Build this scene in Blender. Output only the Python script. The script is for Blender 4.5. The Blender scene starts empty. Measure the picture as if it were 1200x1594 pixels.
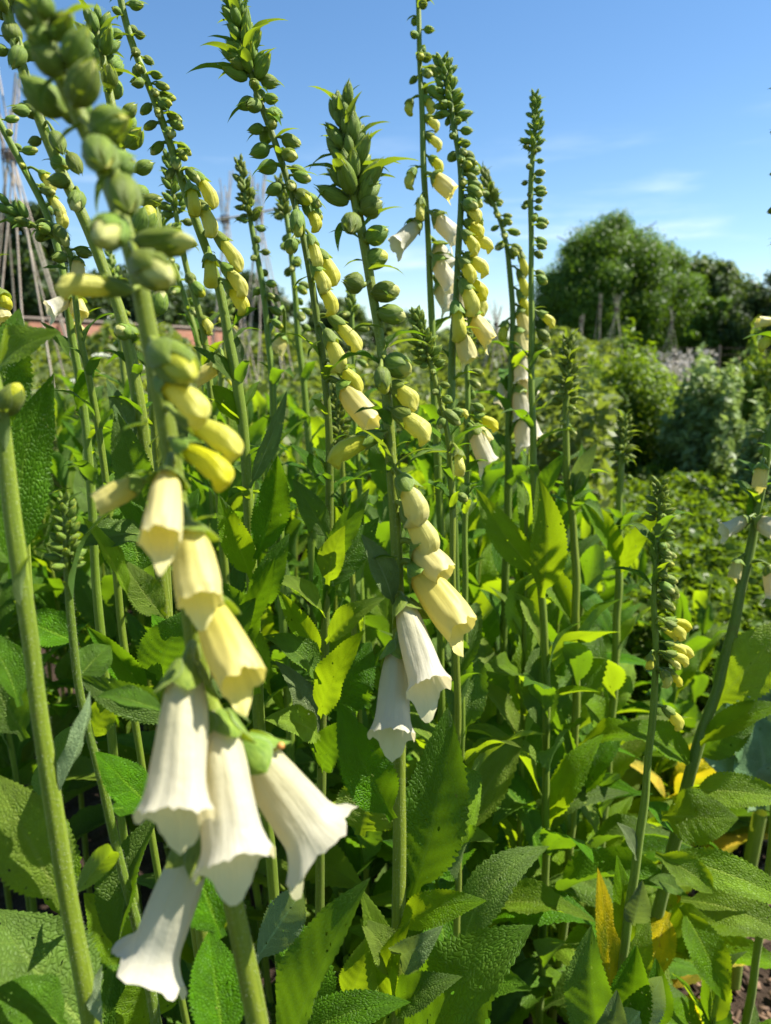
import bpy, math, random
import numpy as np
from mathutils import Vector, Matrix

scene = bpy.context.scene
COL = scene.collection
R = math.radians
rng = np.random.default_rng(7)
random.seed(7)

# ------------------------------------------------------------------ camera
CAM = np.array([0.0, 0.0, 1.15])
PITCH = 12.0
FPX = 1107.0
cam_d = bpy.data.cameras.new('camera')
cam = bpy.data.objects.new('camera', cam_d)
COL.objects.link(cam)
cam.location = CAM
cam.rotation_euler = (R(90 - PITCH), 0, 0)
cam_d.sensor_fit = 'VERTICAL'
cam_d.sensor_height = 36
cam_d.lens = 36 * FPX / 1594
cam_d.clip_start = 0.01
cam_d.clip_end = 3000
cam_d.dof.use_dof = True
cam_d.dof.focus_distance = 0.52
cam_d.dof.aperture_fstop = cam_d.lens / 2.9
scene.camera = cam

# ------------------------------------------------------------------ light
SUN_AZ, SUN_EL = 80.0, 54.0          # clockwise from the view direction
w = bpy.data.worlds.new('World')
scene.world = w
w.use_nodes = True
nt = w.node_tree
for n in list(nt.nodes): nt.nodes.remove(n)
sky = nt.nodes.new('ShaderNodeTexSky')
sky.sky_type = 'NISHITA'
sky.sun_disc = False
sky.sun_elevation = R(SUN_EL)
sky.sun_rotation = R(SUN_AZ)
sky.air_density = 1.0
sky.dust_density = 0.12
sky.ozone_density = 1.6
bg = nt.nodes.new('ShaderNodeBackground')
bg.inputs['Strength'].default_value = 0.071
wo = nt.nodes.new('ShaderNodeOutputWorld')
# thin cirrus, laid out by direction in the sky
tc = nt.nodes.new('ShaderNodeTexCoord')
mp = nt.nodes.new('ShaderNodeMapping')
mp.inputs['Scale'].default_value = (2.2, 2.2, 16.0)
mp.inputs['Location'].default_value = (0.0, 0.0, 1.1)
mp.inputs['Rotation'].default_value = (0.0, 0.06, 0.4)
nz = nt.nodes.new('ShaderNodeTexNoise')
nz.inputs['Scale'].default_value = 1.6
nz.inputs['Detail'].default_value = 6
nz.inputs['Roughness'].default_value = 0.55
cr = nt.nodes.new('ShaderNodeMapRange')
cr.interpolation_type = 'SMOOTHSTEP'
cr.inputs['From Min'].default_value = 0.54
cr.inputs['From Max'].default_value = 0.80
cr.inputs['To Max'].default_value = 0.6
sep = nt.nodes.new('ShaderNodeSeparateXYZ')
hz = nt.nodes.new('ShaderNodeMapRange')
hz.inputs['From Min'].default_value = 0.30
hz.inputs['From Max'].default_value = 0.10
ml = nt.nodes.new('ShaderNodeMath'); ml.operation = 'MULTIPLY'
mx = nt.nodes.new('ShaderNodeMix'); mx.data_type = 'RGBA'
mx.inputs[7].default_value = (7.6, 8.3, 9.2, 1)
L = nt.links.new
L(tc.outputs['Generated'], mp.inputs['Vector']); L(mp.outputs['Vector'], nz.inputs['Vector'])
L(nz.outputs['Fac'], cr.inputs['Value'])
L(tc.outputs['Generated'], sep.inputs[0]); L(sep.outputs['Z'], hz.inputs['Value'])
L(cr.outputs['Result'], ml.inputs[0]); L(hz.outputs['Result'], ml.inputs[1])
hs = nt.nodes.new('ShaderNodeHueSaturation'); hs.inputs['Saturation'].default_value = 1.2; hs.inputs['Value'].default_value = 1.0
L(sky.outputs['Color'], hs.inputs['Color'])
L(ml.outputs[0], mx.inputs[0]); L(hs.outputs['Color'], mx.inputs[6])
L(mx.outputs[2], bg.inputs['Color']); L(bg.outputs[0], wo.inputs['Surface'])

sun_d = bpy.data.lights.new('sun', 'SUN')
sun_d.energy = 5.0
sun_d.angle = R(0.5)
sun_d.color = (1.0, 0.95, 0.86)
sun = bpy.data.objects.new('sun', sun_d)
COL.objects.link(sun)
sv = Vector((math.sin(R(SUN_AZ)) * math.cos(R(SUN_EL)), math.cos(R(SUN_AZ)) * math.cos(R(SUN_EL)), math.sin(R(SUN_EL))))
sun.rotation_euler = sv.to_track_quat('Z', 'Y').to_euler()
sun.location = (3, -2, 6)

scene.view_settings.view_transform = 'Standard'
scene.view_settings.look = 'None'
scene.view_settings.exposure = 1.34
scene.view_settings.gamma = 1
scene.render.engine = 'CYCLES'
try:
    scene.cycles.max_bounces = 7
    scene.cycles.transparent_max_bounces = 8
    scene.cycles.diffuse_bounces = 3
    scene.cycles.transmission_bounces = 5
    scene.cycles.glossy_bounces = 2
    scene.cycles.sample_clamp_indirect = 6
except Exception:
    pass

# ------------------------------------------------------------------ pixel rays -> points
cp, sp_ = math.cos(R(PITCH)), math.sin(R(PITCH))
RIGHT = np.array([1.0, 0, 0]); FWD = np.array([0, cp, -sp_]); UPV = np.array([0, sp_, cp])
def P(px, py, d):
    return CAM + RIGHT * ((px - 600) / FPX * d) + UPV * (-(py - 797) / FPX * d) + FWD * d
def proj(v):
    r = np.atleast_2d(v) - CAM
    z = r @ FWD
    z = np.where(np.abs(z) < 1e-4, 1e-4, z)
    return 600 + FPX * (r @ RIGHT) / z, 797 - FPX * (r @ UPV) / z, z
def nrm(v):
    v = np.asarray(v, float)
    return v / (np.linalg.norm(v) + 1e-12)

# ------------------------------------------------------------------ objects
def mk_mesh(name, V, F, mats, uv=None, mi=None, smooth=True):
    V = np.ascontiguousarray(V, np.float32); F = np.ascontiguousarray(F, np.int32)
    me = bpy.data.meshes.new(name)
    n, k = F.shape
    me.vertices.add(len(V)); me.loops.add(n * k); me.polygons.add(n)
    me.vertices.foreach_set('co', V.ravel())
    me.loops.foreach_set('vertex_index', F.ravel())
    me.polygons.foreach_set('loop_start', np.arange(0, n * k, k, dtype=np.int32))
    if uv is not None:
        l = me.uv_layers.new(name='UVMap')
        l.data.foreach_set('uv', np.ascontiguousarray(np.asarray(uv, np.float32)[F.ravel()]).ravel())
    for m in (mats if isinstance(mats, (list, tuple)) else [mats]): me.materials.append(m)
    if mi is not None: me.polygons.foreach_set('material_index', np.ascontiguousarray(mi, np.int32))
    if smooth: me.polygons.foreach_set('use_smooth', np.ones(n, bool))
    me.update()
    return me
def link(name, me, parent=None):
    o = bpy.data.objects.new(name, me)
    COL.objects.link(o)
    if parent is not None: o.parent = parent
    return o
def tag(o, label, cat, group=None, kind=None):
    if label: o['label'] = label
    if cat: o['category'] = cat
    if group: o['group'] = group
    if kind: o['kind'] = kind
    return o
def thing(name, label, cat, loc, group=None):
    o = bpy.data.objects.new(name, None)
    o.empty_display_size = 0.05
    COL.objects.link(o); o.location = loc
    return tag(o, label, cat, group)

class MB:
    def __init__(s): s.V = []; s.F = []; s.U = []; s.M = []; s.n = 0
    def add(s, V, F, U=None, m=0):
        V = np.asarray(V, float)
        s.V.append(V); s.F.append(np.asarray(F) + s.n)
        s.U.append(np.zeros((len(V), 2)) if U is None else U)
        s.M.append(np.full(len(F), m) if np.isscalar(m) else np.asarray(m)); s.n += len(V)
    def mesh(s, name, mats, off=None, smooth=True):
        V = np.concatenate(s.V)
        if off is not None: V = V - off
        return mk_mesh(name, V, np.concatenate(s.F), mats, np.concatenate(s.U), np.concatenate(s.M), smooth)

def gridF(a, b):
    i = np.arange(a - 1)[:, None]; j = np.arange(b - 1)[None, :]
    q = i * b + j
    return np.stack([q, q + 1, q + b + 1, q + b], -1).reshape(-1, 4)
def spline(pts, n):
    p = np.asarray(pts, float)
    k = len(p)
    ext = np.vstack([2 * p[0] - p[1], p, 2 * p[-1] - p[-2]])
    d = np.concatenate([[0], np.cumsum(np.linalg.norm(np.diff(p[:, :3], axis=0), axis=1))])
    s = np.linspace(0, d[-1], n)
    i = np.clip(np.searchsorted(d, s, 'right') - 1, 0, k - 2)
    t = ((s - d[i]) / (d[i + 1] - d[i]))[:, None]
    a, b, c, e = ext[i], ext[i + 1], ext[i + 2], ext[i + 3]
    return .5 * (2 * b + (c - a) * t + (2 * a - 5 * b + 4 * c - e) * t ** 2 + (3 * b - a - 3 * c + e) * t ** 3)
def tube(pts, rad, seg=10, ribs=0.0):
    p = np.asarray(pts, float); n = len(p)
    rad = np.broadcast_to(np.asarray(rad, float), (n,))
    T = np.gradient(p, axis=0); T /= np.linalg.norm(T, axis=1)[:, None] + 1e-12
    a = np.cross(T[0], [0.3, 1, 0.2]); a = nrm(a)
    A = np.zeros((n, 3))
    for i in range(n):
        a = a - T[i] * (a @ T[i]); a = nrm(a); A[i] = a
    Bn = np.cross(T, A)
    ph = np.linspace(0, 2 * np.pi, seg + 1)
    rr = rad[:, None] * (1 + ribs * np.cos(5 * ph)[None, :])
    V = p[:, None, :] + rr[..., None] * (np.cos(ph)[None, :, None] * A[:, None, :] + np.sin(ph)[None, :, None] * Bn[:, None, :])
    ln = np.concatenate([[0], np.cumsum(np.linalg.norm(np.diff(p, axis=0), axis=1))])
    U = np.stack([np.broadcast_to(ph / (2 * np.pi), (n, seg + 1)), np.broadcast_to(ln[:, None], (n, seg + 1))], -1)
    return V.reshape(-1, 3), gridF(n, seg + 1), U.reshape(-1, 2)
def box(mb, c, s, m=0, rot=None):
    h = np.asarray(s) / 2
    v = np.array([[x, y, z] for x in (-1, 1) for y in (-1, 1) for z in (-1, 1)]) * h
    if rot is not None: v = v @ np.asarray(rot).T
    mb.add(v + np.asarray(c), [[0, 1, 3, 2], [4, 6, 7, 5], [0, 4, 5, 1], [2, 3, 7, 6], [0, 2, 6, 4], [1, 5, 7, 3]], None, m)

# ------------------------------------------------------------------ materials
class N:
    def __init__(s, name):
        s.m = bpy.data.materials.new(name); s.m.use_nodes = True
        s.t = s.m.node_tree
        for n in list(s.t.nodes): s.t.nodes.remove(n)
        s.out = s.t.nodes.new('ShaderNodeOutputMaterial')
    def n(s, ty, **kw):
        x = s.t.nodes.new(ty)
        for k, v in kw.items(): setattr(x, k, v)
        return x
    def set(s, node, key, v):
        i = node.inputs[key]
        if hasattr(v, 'links') or hasattr(v, 'is_output'): s.t.links.new(v, i)
        elif isinstance(v, (tuple, list)) and len(v) == 3 and i.type == 'RGBA': i.default_value = (*v, 1)
        else: i.default_value = v
    def math(s, op, a, b=0.0, c=0.0, clamp=False):
        x = s.n('ShaderNodeMath', operation=op, use_clamp=clamp)
        s.set(x, 0, a); s.set(x, 1, b)
        if op in ('MULTIPLY_ADD',): s.set(x, 2, c)
        return x.outputs[0]
    def mix(s, f, a, b):
        x = s.n('ShaderNodeMix', data_type='RGBA')
        s.set(x, 0, f); s.set(x, 6, a); s.set(x, 7, b)
        return x.outputs[2]
    def ramp(s, v, a, b, c=0.0, d=1.0):
        x = s.n('ShaderNodeMapRange', interpolation_type='SMOOTHSTEP')
        s.set(x, 'Value', v); s.set(x, 'From Min', a); s.set(x, 'From Max', b); s.set(x, 'To Min', c); s.set(x, 'To Max', d)
        return x.outputs[0]
    def noise(s, vec, scale, detail=3, rough=.5):
        x = s.n('ShaderNodeTexNoise')
        if vec is not None: s.set(x, 'Vector', vec)
        s.set(x, 'Scale', scale); s.set(x, 'Detail', detail); s.set(x, 'Roughness', rough)
        return x.outputs['Fac']
    def hsv(s, col, h, sat, v):
        x = s.n('ShaderNodeHueSaturation')
        s.set(x, 'Hue', h); s.set(x, 'Saturation', sat); s.set(x, 'Value', v); s.set(x, 'Color', col)
        return x.outputs[0]
    def bump(s, h, strength, dist):
        x = s.n('ShaderNodeBump')
        s.set(x, 'Height', h); s.set(x, 'Strength', strength); s.set(x, 'Distance', dist)
        return x.outputs[0]
    def prin(s, col, rough=.5, spec=.4, normal=None, sheen=0.0, sheen_col=(1, 1, 1)):
        x = s.n('ShaderNodeBsdfPrincipled')
        s.set(x, 'Base Color', col); s.set(x, 'Roughness', rough); s.set(x, 'Specular IOR Level', spec)
        if sheen: s.set(x, 'Sheen Weight', sheen); s.set(x, 'Sheen Tint', sheen_col); s.set(x, 'Sheen Roughness', .4)
        if normal is not None: s.set(x, 'Normal', normal)
        return x.outputs[0]
    def trans(s, sh, col, fac, normal=None):
        t = s.n('ShaderNodeBsdfTranslucent'); s.set(t, 'Color', col)
        if normal is not None: s.set(t, 'Normal', normal)
        x = s.n('ShaderNodeMixShader'); s.set(x, 0, fac)
        s.t.links.new(sh, x.inputs[1]); s.t.links.new(t.outputs[0], x.inputs[2])
        return x.outputs[0]
    def done(s, sh):
        s.t.links.new(sh, s.out.inputs['Surface']); return s.m
    def obj_random(s): return s.n('ShaderNodeObjectInfo').outputs['Random']
    def coord(s, which='Object'): return s.n('ShaderNodeTexCoord').outputs[which]

def leaf_mat(name, col, tcol, under, vein, tf=.42, patch=None, patch2=None, bump=.8):
    k = N(name)
    uv = k.n('ShaderNodeUVMap').outputs[0]
    sp = k.n('ShaderNodeSeparateXYZ'); k.set(sp, 0, uv)
    U, V = sp.outputs[0], sp.outputs[1]
    rnd = k.obj_random()
    x = k.math('ABSOLUTE', k.math('MULTIPLY_ADD', U, 2.0, -1.0))
    c = k.math('MULTIPLY', k.math('SUBTRACT', V, k.math('MULTIPLY', k.math('POWER', x, 1.25), .2)), 8.0)
    wob = k.noise(uv, 9.0, 2)
    c = k.math('ADD', c, k.math('MULTIPLY', wob, .5))
    f = k.math('ABSOLUTE', k.math('MULTIPLY_ADD', k.math('FRACT', c), 2.0, -1.0))
    lat = k.math('MULTIPLY', k.ramp(f, .84, 1.0), k.ramp(x, 1.0, .3))
    mid = k.ramp(x, .085, .03)
    mpn = k.n('ShaderNodeMapping'); dis = k.n('ShaderNodeVectorMath', operation='ADD'); k.set(dis, 0, uv); wn = k.n('ShaderNodeTexNoise'); k.set(wn, 'Vector', uv); k.set(wn, 'Scale', 7.0)
    wsc = k.n('ShaderNodeVectorMath', operation='SCALE'); k.t.links.new(wn.outputs['Color'], wsc.inputs[0]); wsc.inputs['Scale'].default_value = .10; k.t.links.new(wsc.outputs[0], dis.inputs[1])
    k.set(mpn, 'Vector', dis.outputs[0]); k.set(mpn, 'Scale', (1.0, 2.3, 1.0))
    vo = k.n('ShaderNodeTexVoronoi', feature='DISTANCE_TO_EDGE', voronoi_dimensions='2D')
    k.set(vo, 'Vector', mpn.outputs[0]); k.set(vo, 'Scale', 15.0); k.set(vo, 'Randomness', .9)
    dst = vo.outputs['Distance']
    ret = k.ramp(dst, .07, 0.0)
    veins = k.math('MAXIMUM', mid, k.math('MAXIMUM', k.math('MULTIPLY', lat, .8), k.math('MULTIPLY', ret, .4)))
    big = k.noise(uv, 3.0, 3, .6)
    base = k.mix(k.ramp(big, .3, .7), tuple(v * .72 for v in col), tuple(v * 1.25 for v in col))
    if patch:
        seed = k.n('ShaderNodeVectorMath', operation='ADD'); k.set(seed, 0, uv)
        cmb = k.n('ShaderNodeCombineXYZ'); k.set(cmb, 0, k.math('MULTIPLY', rnd, 31.0)); k.t.links.new(cmb.outputs[0], seed.inputs[1])
        pn = k.noise(seed.outputs[0], 1.7, 5, .6)
        base = k.mix(k.ramp(pn, .36, .60), base, patch)
        if patch2: base = k.mix(k.ramp(pn, .66, .72), base, patch2)
    spk = k.noise(uv, 60.0, 1)
    base = k.mix(k.ramp(spk, .72, .80, 0.0, .25), base, (.33, .40, .10))
    base = k.mix(k.math('MULTIPLY', ret, .5), base, tuple(v * .5 for v in col))
    mv = k.math('MAXIMUM', k.math('MULTIPLY', mid, k.ramp(V, .95, .1)), k.math('MULTIPLY', lat, .35))
    top = k.mix(k.math('MULTIPLY', mv, .55), base, vein)
    bot = k.mix(k.math('MULTIPLY', veins, .75), under, tuple(min(.75, v * 1.9) for v in under))
    back = k.n('ShaderNodeNewGeometry').outputs['Backfacing']
    cc = k.mix(back, top, bot)
    cc = k.hsv(cc, k.math('MULTIPLY_ADD', rnd, .035, .482), k.math('MULTIPLY_ADD', rnd, .2, .92), k.math('MULTIPLY_ADD', k.math('FRACT', k.math('MULTIPLY', rnd, 7.31)), .55, .74))
    h = k.math('SUBTRACT', k.math('ADD', k.ramp(dst, 0.0, .30), k.math('MULTIPLY', k.noise(uv, 6.0, 3), .8)), k.math('ADD', k.math('MULTIPLY', lat, .55), k.math('MULTIPLY', mid, .6)))
    nb = k.bump(h, bump * .7, .0014)
    sh = k.prin(cc, .52, .17, nb)
    tcc = k.mix(k.math('MULTIPLY', veins, .3), tcol, tuple(v * .55 for v in tcol))
    if patch: tcc = k.mix(k.ramp(pn, .36, .60), tcc, tuple(v * 1.1 for v in patch))
    sh = k.trans(sh, tcc, tf)
    off = k.n('ShaderNodeCombineXYZ'); k.set(off, 0, k.math('MULTIPLY', rnd, 17.0)); k.set(off, 1, k.math('MULTIPLY', rnd, 43.0))
    av = k.n('ShaderNodeVectorMath', operation='ADD'); k.t.links.new(mpn.outputs[0], av.inputs[0]); k.t.links.new(off.outputs[0], av.inputs[1])
    hv = k.n('ShaderNodeTexVoronoi', voronoi_dimensions='2D'); k.set(hv, 'Vector', av.outputs[0]); k.set(hv, 'Scale', 5.0)
    hc = k.n('ShaderNodeSeparateColor'); k.t.links.new(hv.outputs['Color'], hc.inputs[0])
    hole = k.math('MULTIPLY', k.math('LESS_THAN', hv.outputs['Distance'], k.math('MULTIPLY', hc.outputs[1], .13)), k.math('GREATER_THAN', hc.outputs[0], .72))
    tr = k.n('ShaderNodeBsdfTransparent'); xm = k.n('ShaderNodeMixShader'); k.set(xm, 0, hole)
    k.t.links.new(sh, xm.inputs[1]); k.t.links.new(tr.outputs[0], xm.inputs[2])
    return k.done(xm.outputs[0])

LEAF = leaf_mat('foxglove_leaf', (0.06048, 0.1299, 0.01008), (0.2576, 0.4704, 0.00672), (.11, .18, .045), (.19, .29, .04), .31)
LEAF_L = leaf_mat('foxglove_leaf_pale', (0.108, 0.189, 0.0108), (0.3996, 0.5616, 0.00648), (.15, .23, .055), (.27, .35, .05), .42)
LEAF_Y = leaf_mat('foxglove_leaf_yellowing', (.15, .20, .010), (.50, .50, .010), (.3, .32, .05), (.5, .45, .06), .48, (.66, .50, .012), (.30, .13, .03))
LEAF_G = leaf_mat('foxglove_leaf_downy', (.11, .165, .055), (.22, .31, .04), (.20, .27, .13), (.33, .40, .20), .32)
LEAF_B = leaf_mat('blue_green_leaf', (.14, .23, .10), (.18, .32, .06), (.18, .27, .15), (.27, .37, .22), .25, bump=.35)

def stem_mat(name, a, b):
    k = N(name)
    uv = k.n('ShaderNodeUVMap').outputs[0]
    mpn = k.n('ShaderNodeMapping'); k.set(mpn, 'Vector', uv); k.set(mpn, 'Scale', (11.0, 14.0, 1.0))
    st = k.noise(mpn.outputs[0], 1.0, 4, .6)
    fine = k.noise(k.coord(), 900.0, 2)
    c = k.mix(k.ramp(st, .3, .7), a, b)
    blot = k.noise(k.coord(), 34.0, 4, .65)
    c = k.mix(k.ramp(blot, .60, .74, 0.0, .4), c, (.16, .12, .03))
    c = k.mix(k.ramp(fine, .58, .72, 0.0, .35), c, (.42, .48, .25))
    c = k.hsv(c, k.math('MULTIPLY_ADD', k.obj_random(), .03, .485), 1.0, 1.0)
    nb = k.bump(k.math('ADD', st, k.math('MULTIPLY', fine, .6)), .35, .0008)
    sh = k.prin(c, .5, .36, nb, .16, (.9, 1, .6))
    return k.done(k.trans(sh, (.42, .5, .03), .14))
STEM = stem_mat('stem_green', (0.1232, 0.1827, 0.0102), (0.1997, 0.2677, 0.0187))
STEM_D = stem_mat('stem_dark_green', (0.08925, 0.1445, 0.0102), (0.1403, 0.204, 0.0153))

k = N('plant_down'); DOWN_M = k.done(k.trans(k.prin((.5, .55, .38, 1), .5, .3), (.6, .65, .4), .4))

def petal_mat(name, col, tip, tcol, tf=.4, rv=.12, wrinkle=.25):
    k = N(name)
    uv = k.n('ShaderNodeUVMap').outputs[0]
    sp = k.n('ShaderNodeSeparateXYZ'); k.set(sp, 0, uv)
    rnd = k.obj_random()
    mpn = k.n('ShaderNodeMapping'); k.set(mpn, 'Vector', uv); k.set(mpn, 'Scale', (22.0, 1.6, 1.0))
    st = k.noise(mpn.outputs[0], 1.0, 3, .55)
    c = k.mix(k.ramp(sp.outputs[1], .25, .95), col, tip)
    c = k.mix(k.ramp(st, .35, .75, 0.0, .2), c, tuple(v * .86 for v in col))
    blot = k.noise(uv, 4.0, 3, .6)
    c = k.mix(k.ramp(blot, .66, .78, 0.0, .22), c, (.55, .42, .22))
    inn = k.n('ShaderNodeNewGeometry').outputs['Backfacing']
    c = k.mix(k.math('MULTIPLY', inn, .45), c, (.86, .80, .30))
    c = k.hsv(c, 0.5, k.math('MULTIPLY_ADD', rnd, 2 * rv, 1 - rv), k.math('MULTIPLY_ADD', rnd, -.1, 1.03))
    nb = k.bump(k.math('ADD', st, k.math('MULTIPLY', k.noise(uv, 11.0, 3), .7)), wrinkle, .0012)
    sh = k.prin(c, .5, .35, nb, .15)
    return k.done(k.trans(sh, tcol, tf, nb))
WHITE = petal_mat('petal_white', (.61, .58, .35), (.68, .65, .50), (.72, .63, .36), .43, wrinkle=.5)
CREAM = petal_mat('petal_cream', (.65, .59, .16), (.70, .63, .25), (.76, .64, .13), .40)
YELLOW = petal_mat('petal_yellow', (.56, .57, .05), (.68, .64, .085), (.70, .66, .025), .38, .12, .6)
PALE = petal_mat('petal_pale_yellow', (.63, .61, .16), (.67, .61, .17), (.70, .62, .10), .36, .12, .5)
BUDY = petal_mat('petal_greenish_yellow', (0.328, 0.3936, 0.0492), (0.5084, 0.5084, 0.0902), (0.41, 0.4592, 0.0328), .3, .2, .5)

def sepal_mat(name, a, b, tcol):
    k = N(name)
    uv = k.n('ShaderNodeUVMap').outputs[0]
    mpn = k.n('ShaderNodeMapping'); k.set(mpn, 'Vector', uv); k.set(mpn, 'Scale', (9.0, 1.2, 1.0))
    st = k.noise(mpn.outputs[0], 2.4, 3, .7)
    sp = k.n('ShaderNodeSeparateXYZ'); k.set(sp, 0, uv)
    x = k.math('ABSOLUTE', k.math('MULTIPLY_ADD', sp.outputs[0], 2.0, -1.0))
    c = k.mix(k.ramp(st, .32, .68), a, b)
    c = k.mix(k.ramp(x, .8, 1.0, 0.0, .5), c, (.30, .36, .16))
    c = k.hsv(c, k.math('MULTIPLY_ADD', k.obj_random(), .04, .48), 1.0, k.math('MULTIPLY_ADD', k.obj_random(), .4, .8))
    nb = k.bump(st, .6, .001)
    sh = k.prin(c, .5, .28, nb, .08, (.9, 1, .7))
    return k.done(k.trans(sh, tcol, .28))
SEPAL = sepal_mat('sepal_green', (.095, .16, .018), (.25, .335, .04), (.38, .50, .015))
BRACT = leaf_mat('bract_green', (.085, .15, .018), (.28, .38, .012), (.13, .2, .06), (.2, .28, .06), .4, bump=.25)

# ------------------------------------------------------------------ leaf shapes
def leaf_geo(base, tip, width, nrmal, bow=.12, fold=.35, wave=.12, petiole=.12, nl=44, nw=10, teeth=.05, quilt=.05, curl=0.0, seed=0, blunt=.75, twist=0.0, droop=0.0):
    r = random.Random(seed)
    base = np.asarray(base, float); tip = np.asarray(tip, float)
    d = tip - base; Ln = np.linalg.norm(d); d = d / Ln
    n = np.asarray(nrmal, float); n = n - d * (n @ d); n = nrm(n)
    s = np.cross(d, n)
    t = np.linspace(0, 1, nl + 1)
    side = r.uniform(-.05, .05)
    cen = base + d * (t * Ln)[:, None] + n * (bow * Ln * 4 * t * (1 - t) * (.75 + .5 * t))[:, None] + s * (side * Ln * np.sin(np.pi * t))[:, None] - n * (droop * Ln * t ** 3)[:, None]
    T = np.gradient(cen, axis=0); T /= np.linalg.norm(T, axis=1)[:, None]
    tw = twist * t
    Sv = s[None] * np.cos(tw)[:, None] + n[None] * np.sin(tw)[:, None]
    Sv = Sv - T * np.sum(Sv * T, axis=1)[:, None]; Sv /= np.linalg.norm(Sv, axis=1)[:, None]
    Nv = np.cross(Sv, T)
    tt = np.clip((t - petiole) / (1 - petiole), 0, 1)
    w = width / 2 * (np.sin(np.pi * np.clip(tt, 0, 1) ** blunt)) ** .9
    w = np.maximum(w, np.where(t < petiole + .12, .035 * width + .06 * width * (1 - t), 0)) + 1e-5
    w[-1] = 1e-5
    u = np.linspace(-1, 1, nw + 1)
    au = np.abs(u)
    edge = (au > .999).astype(float)
    par = np.where(np.arange(nl + 1) % 2 == 0, 1.0, -1.0) * np.array([r.uniform(.5, 1.3) for _ in t])
    W = w[:, None] * u[None] * (1 + teeth * edge[None] * par[:, None])
    fo = fold * (1 - .35 * t)
    ph1, ph2 = r.uniform(0, 6.28), r.uniform(0, 6.28); kf = r.uniform(1.6, 2.8)
    lobes = np.where(u[None] > 0, np.sin(2 * np.pi * kf * t[:, None] + ph1), np.sin(2 * np.pi * kf * t[:, None] + ph2))
    Z = w[:, None] * au[None] ** 1.2 * np.sin(fo)[:, None]
    Z = Z + wave * w[:, None] * au[None] ** 2 * lobes
    c = 8 * (tt[:, None] - .2 * au[None] ** 1.25)
    Z = Z + quilt * w[:, None] * (np.abs(np.sin(np.pi * c)) ** .8 - .5) * np.clip(au[None] * 3, 0, 1) * (1 - .4 * au[None])
    Z = Z + curl * w[:, None] * au[None] ** 3
    Wc = W * np.cos(fo)[:, None]
    V = cen[:, None] + Sv[:, None] * Wc[..., None] + Nv[:, None] * Z[..., None]
    UV = np.stack([np.broadcast_to(u * .5 + .5, V.shape[:2]), np.broadcast_to(tt[:, None], V.shape[:2])], -1)
    # petiole thickness comes from a keel below the midrib
    return V.reshape(-1, 3), gridF(nl + 1, nw + 1), UV.reshape(-1, 2)

# ------------------------------------------------------------------ flower templates, unit length along +Z, lower lip towards +X
def rev(prof, nz, nphi, mod=None):
    t = np.linspace(0, 1, nz); ph = np.linspace(0, 2 * np.pi, nphi + 1)
    r = np.interp(t, *prof)[:, None] * np.ones(nphi + 1)[None]
    z = t[:, None] * np.ones(nphi + 1)[None]; x0 = np.zeros_like(z)
    if mod: r, z, x0 = mod(r, z, t[:, None], ph[None], x0)
    V = np.stack([r * np.cos(ph)[None] + x0, r * np.sin(ph)[None], z], -1)
    U = np.stack([np.broadcast_to(ph / (2 * np.pi), z.shape), np.broadcast_to(t[:, None], z.shape)], -1)
    # outward winding
    F = gridF(nz, nphi + 1)
    return V.reshape(-1, 3), F, U.reshape(-1, 2)
OPEN_R = ([0, .05, .12, .25, .45, .7, .86, .95, 1], [.05, .08, .108, .136, .160, .174, .180, .190, .206])
CLOSED_R = ([0, .08, .25, .5, .7, .84, .92, .97, 1], [.07, .105, .135, .168, .192, .19, .16, .11, .012])
BUD_R = ([0, .06, .2, .38, .56, .74, .88, .96, 1], [.09, .20, .305, .345, .315, .225, .115, .045, .008])
TIPB_R = ([0, .08, .25, .5, .7, .86, .94, 1], [.10, .19, .265, .285, .255, .195, .13, .015])
def wrap(a): return (a + np.pi) % (2 * np.pi) - np.pi
def open_geo(seed, fl=1.0):
    r = random.Random(seed)
    j = [r.uniform(.75, 1.25) for _ in range(8)]
    def mod(rr, z, t, ph, x0):
        p = np.abs(wrap(ph)); sg = wrap(ph)
        low = np.exp(-(p / .62) ** 2)
        sides = np.exp(-((sg - 1.35) / .42) ** 2) * j[0] + np.exp(-((sg + 1.35) / .42) ** 2) * j[1]
        ups = np.exp(-((sg - 2.55) / .4) ** 2) * j[2] + np.exp(-((sg + 2.55) / .4) ** 2) * j[3]
        pt = np.exp(-(p / .16) ** 2) * .035
        ext = (.23 * j[4]) * low + .06 * sides + .045 * ups + pt
        s = np.clip((t - .80) / .2, 0, 1)
        z2 = t * .84 + ext * np.clip((t - .35) / .65, 0, 1) ** 2.2
        r2 = rr * (1 + .10 * np.cos(ph) * np.sin(np.pi * t))
        r2 = r2 + s ** 2 * ((.085 * low * j[5] + .05 * sides + .035 * ups) * fl + (fl - 1) * (.055 - .04 * low))
        r2 = r2 + s ** 1.5 * .010 * np.sin(9 * ph + j[6] * 9) + .006 * np.sin(3 * ph + 5 * t + j[7] * 8) * np.clip(t * 2, 0, 1)
        z2 = z2 + s ** 2 * (.009 * np.sin(7 * ph + j[0] * 20) + .006 * np.sin(12 * ph + j[1] * 20) + .006 * np.sin(23 * ph + j[2] * 9))
        r2 = r2 * (1 + .022 * np.cos(10 * ph + j[3]) * np.clip(t * 3, 0, 1) * (1 - s) + .05 * np.sin(2 * ph + 4 * t + j[0] * 7) * t + .03 * np.sin(3 * ph - 7 * t + j[1] * 9) * t)
        return r2, z2, x0 + .05 * t ** 2
    return rev(OPEN_R, 34, 44, mod)
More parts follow.
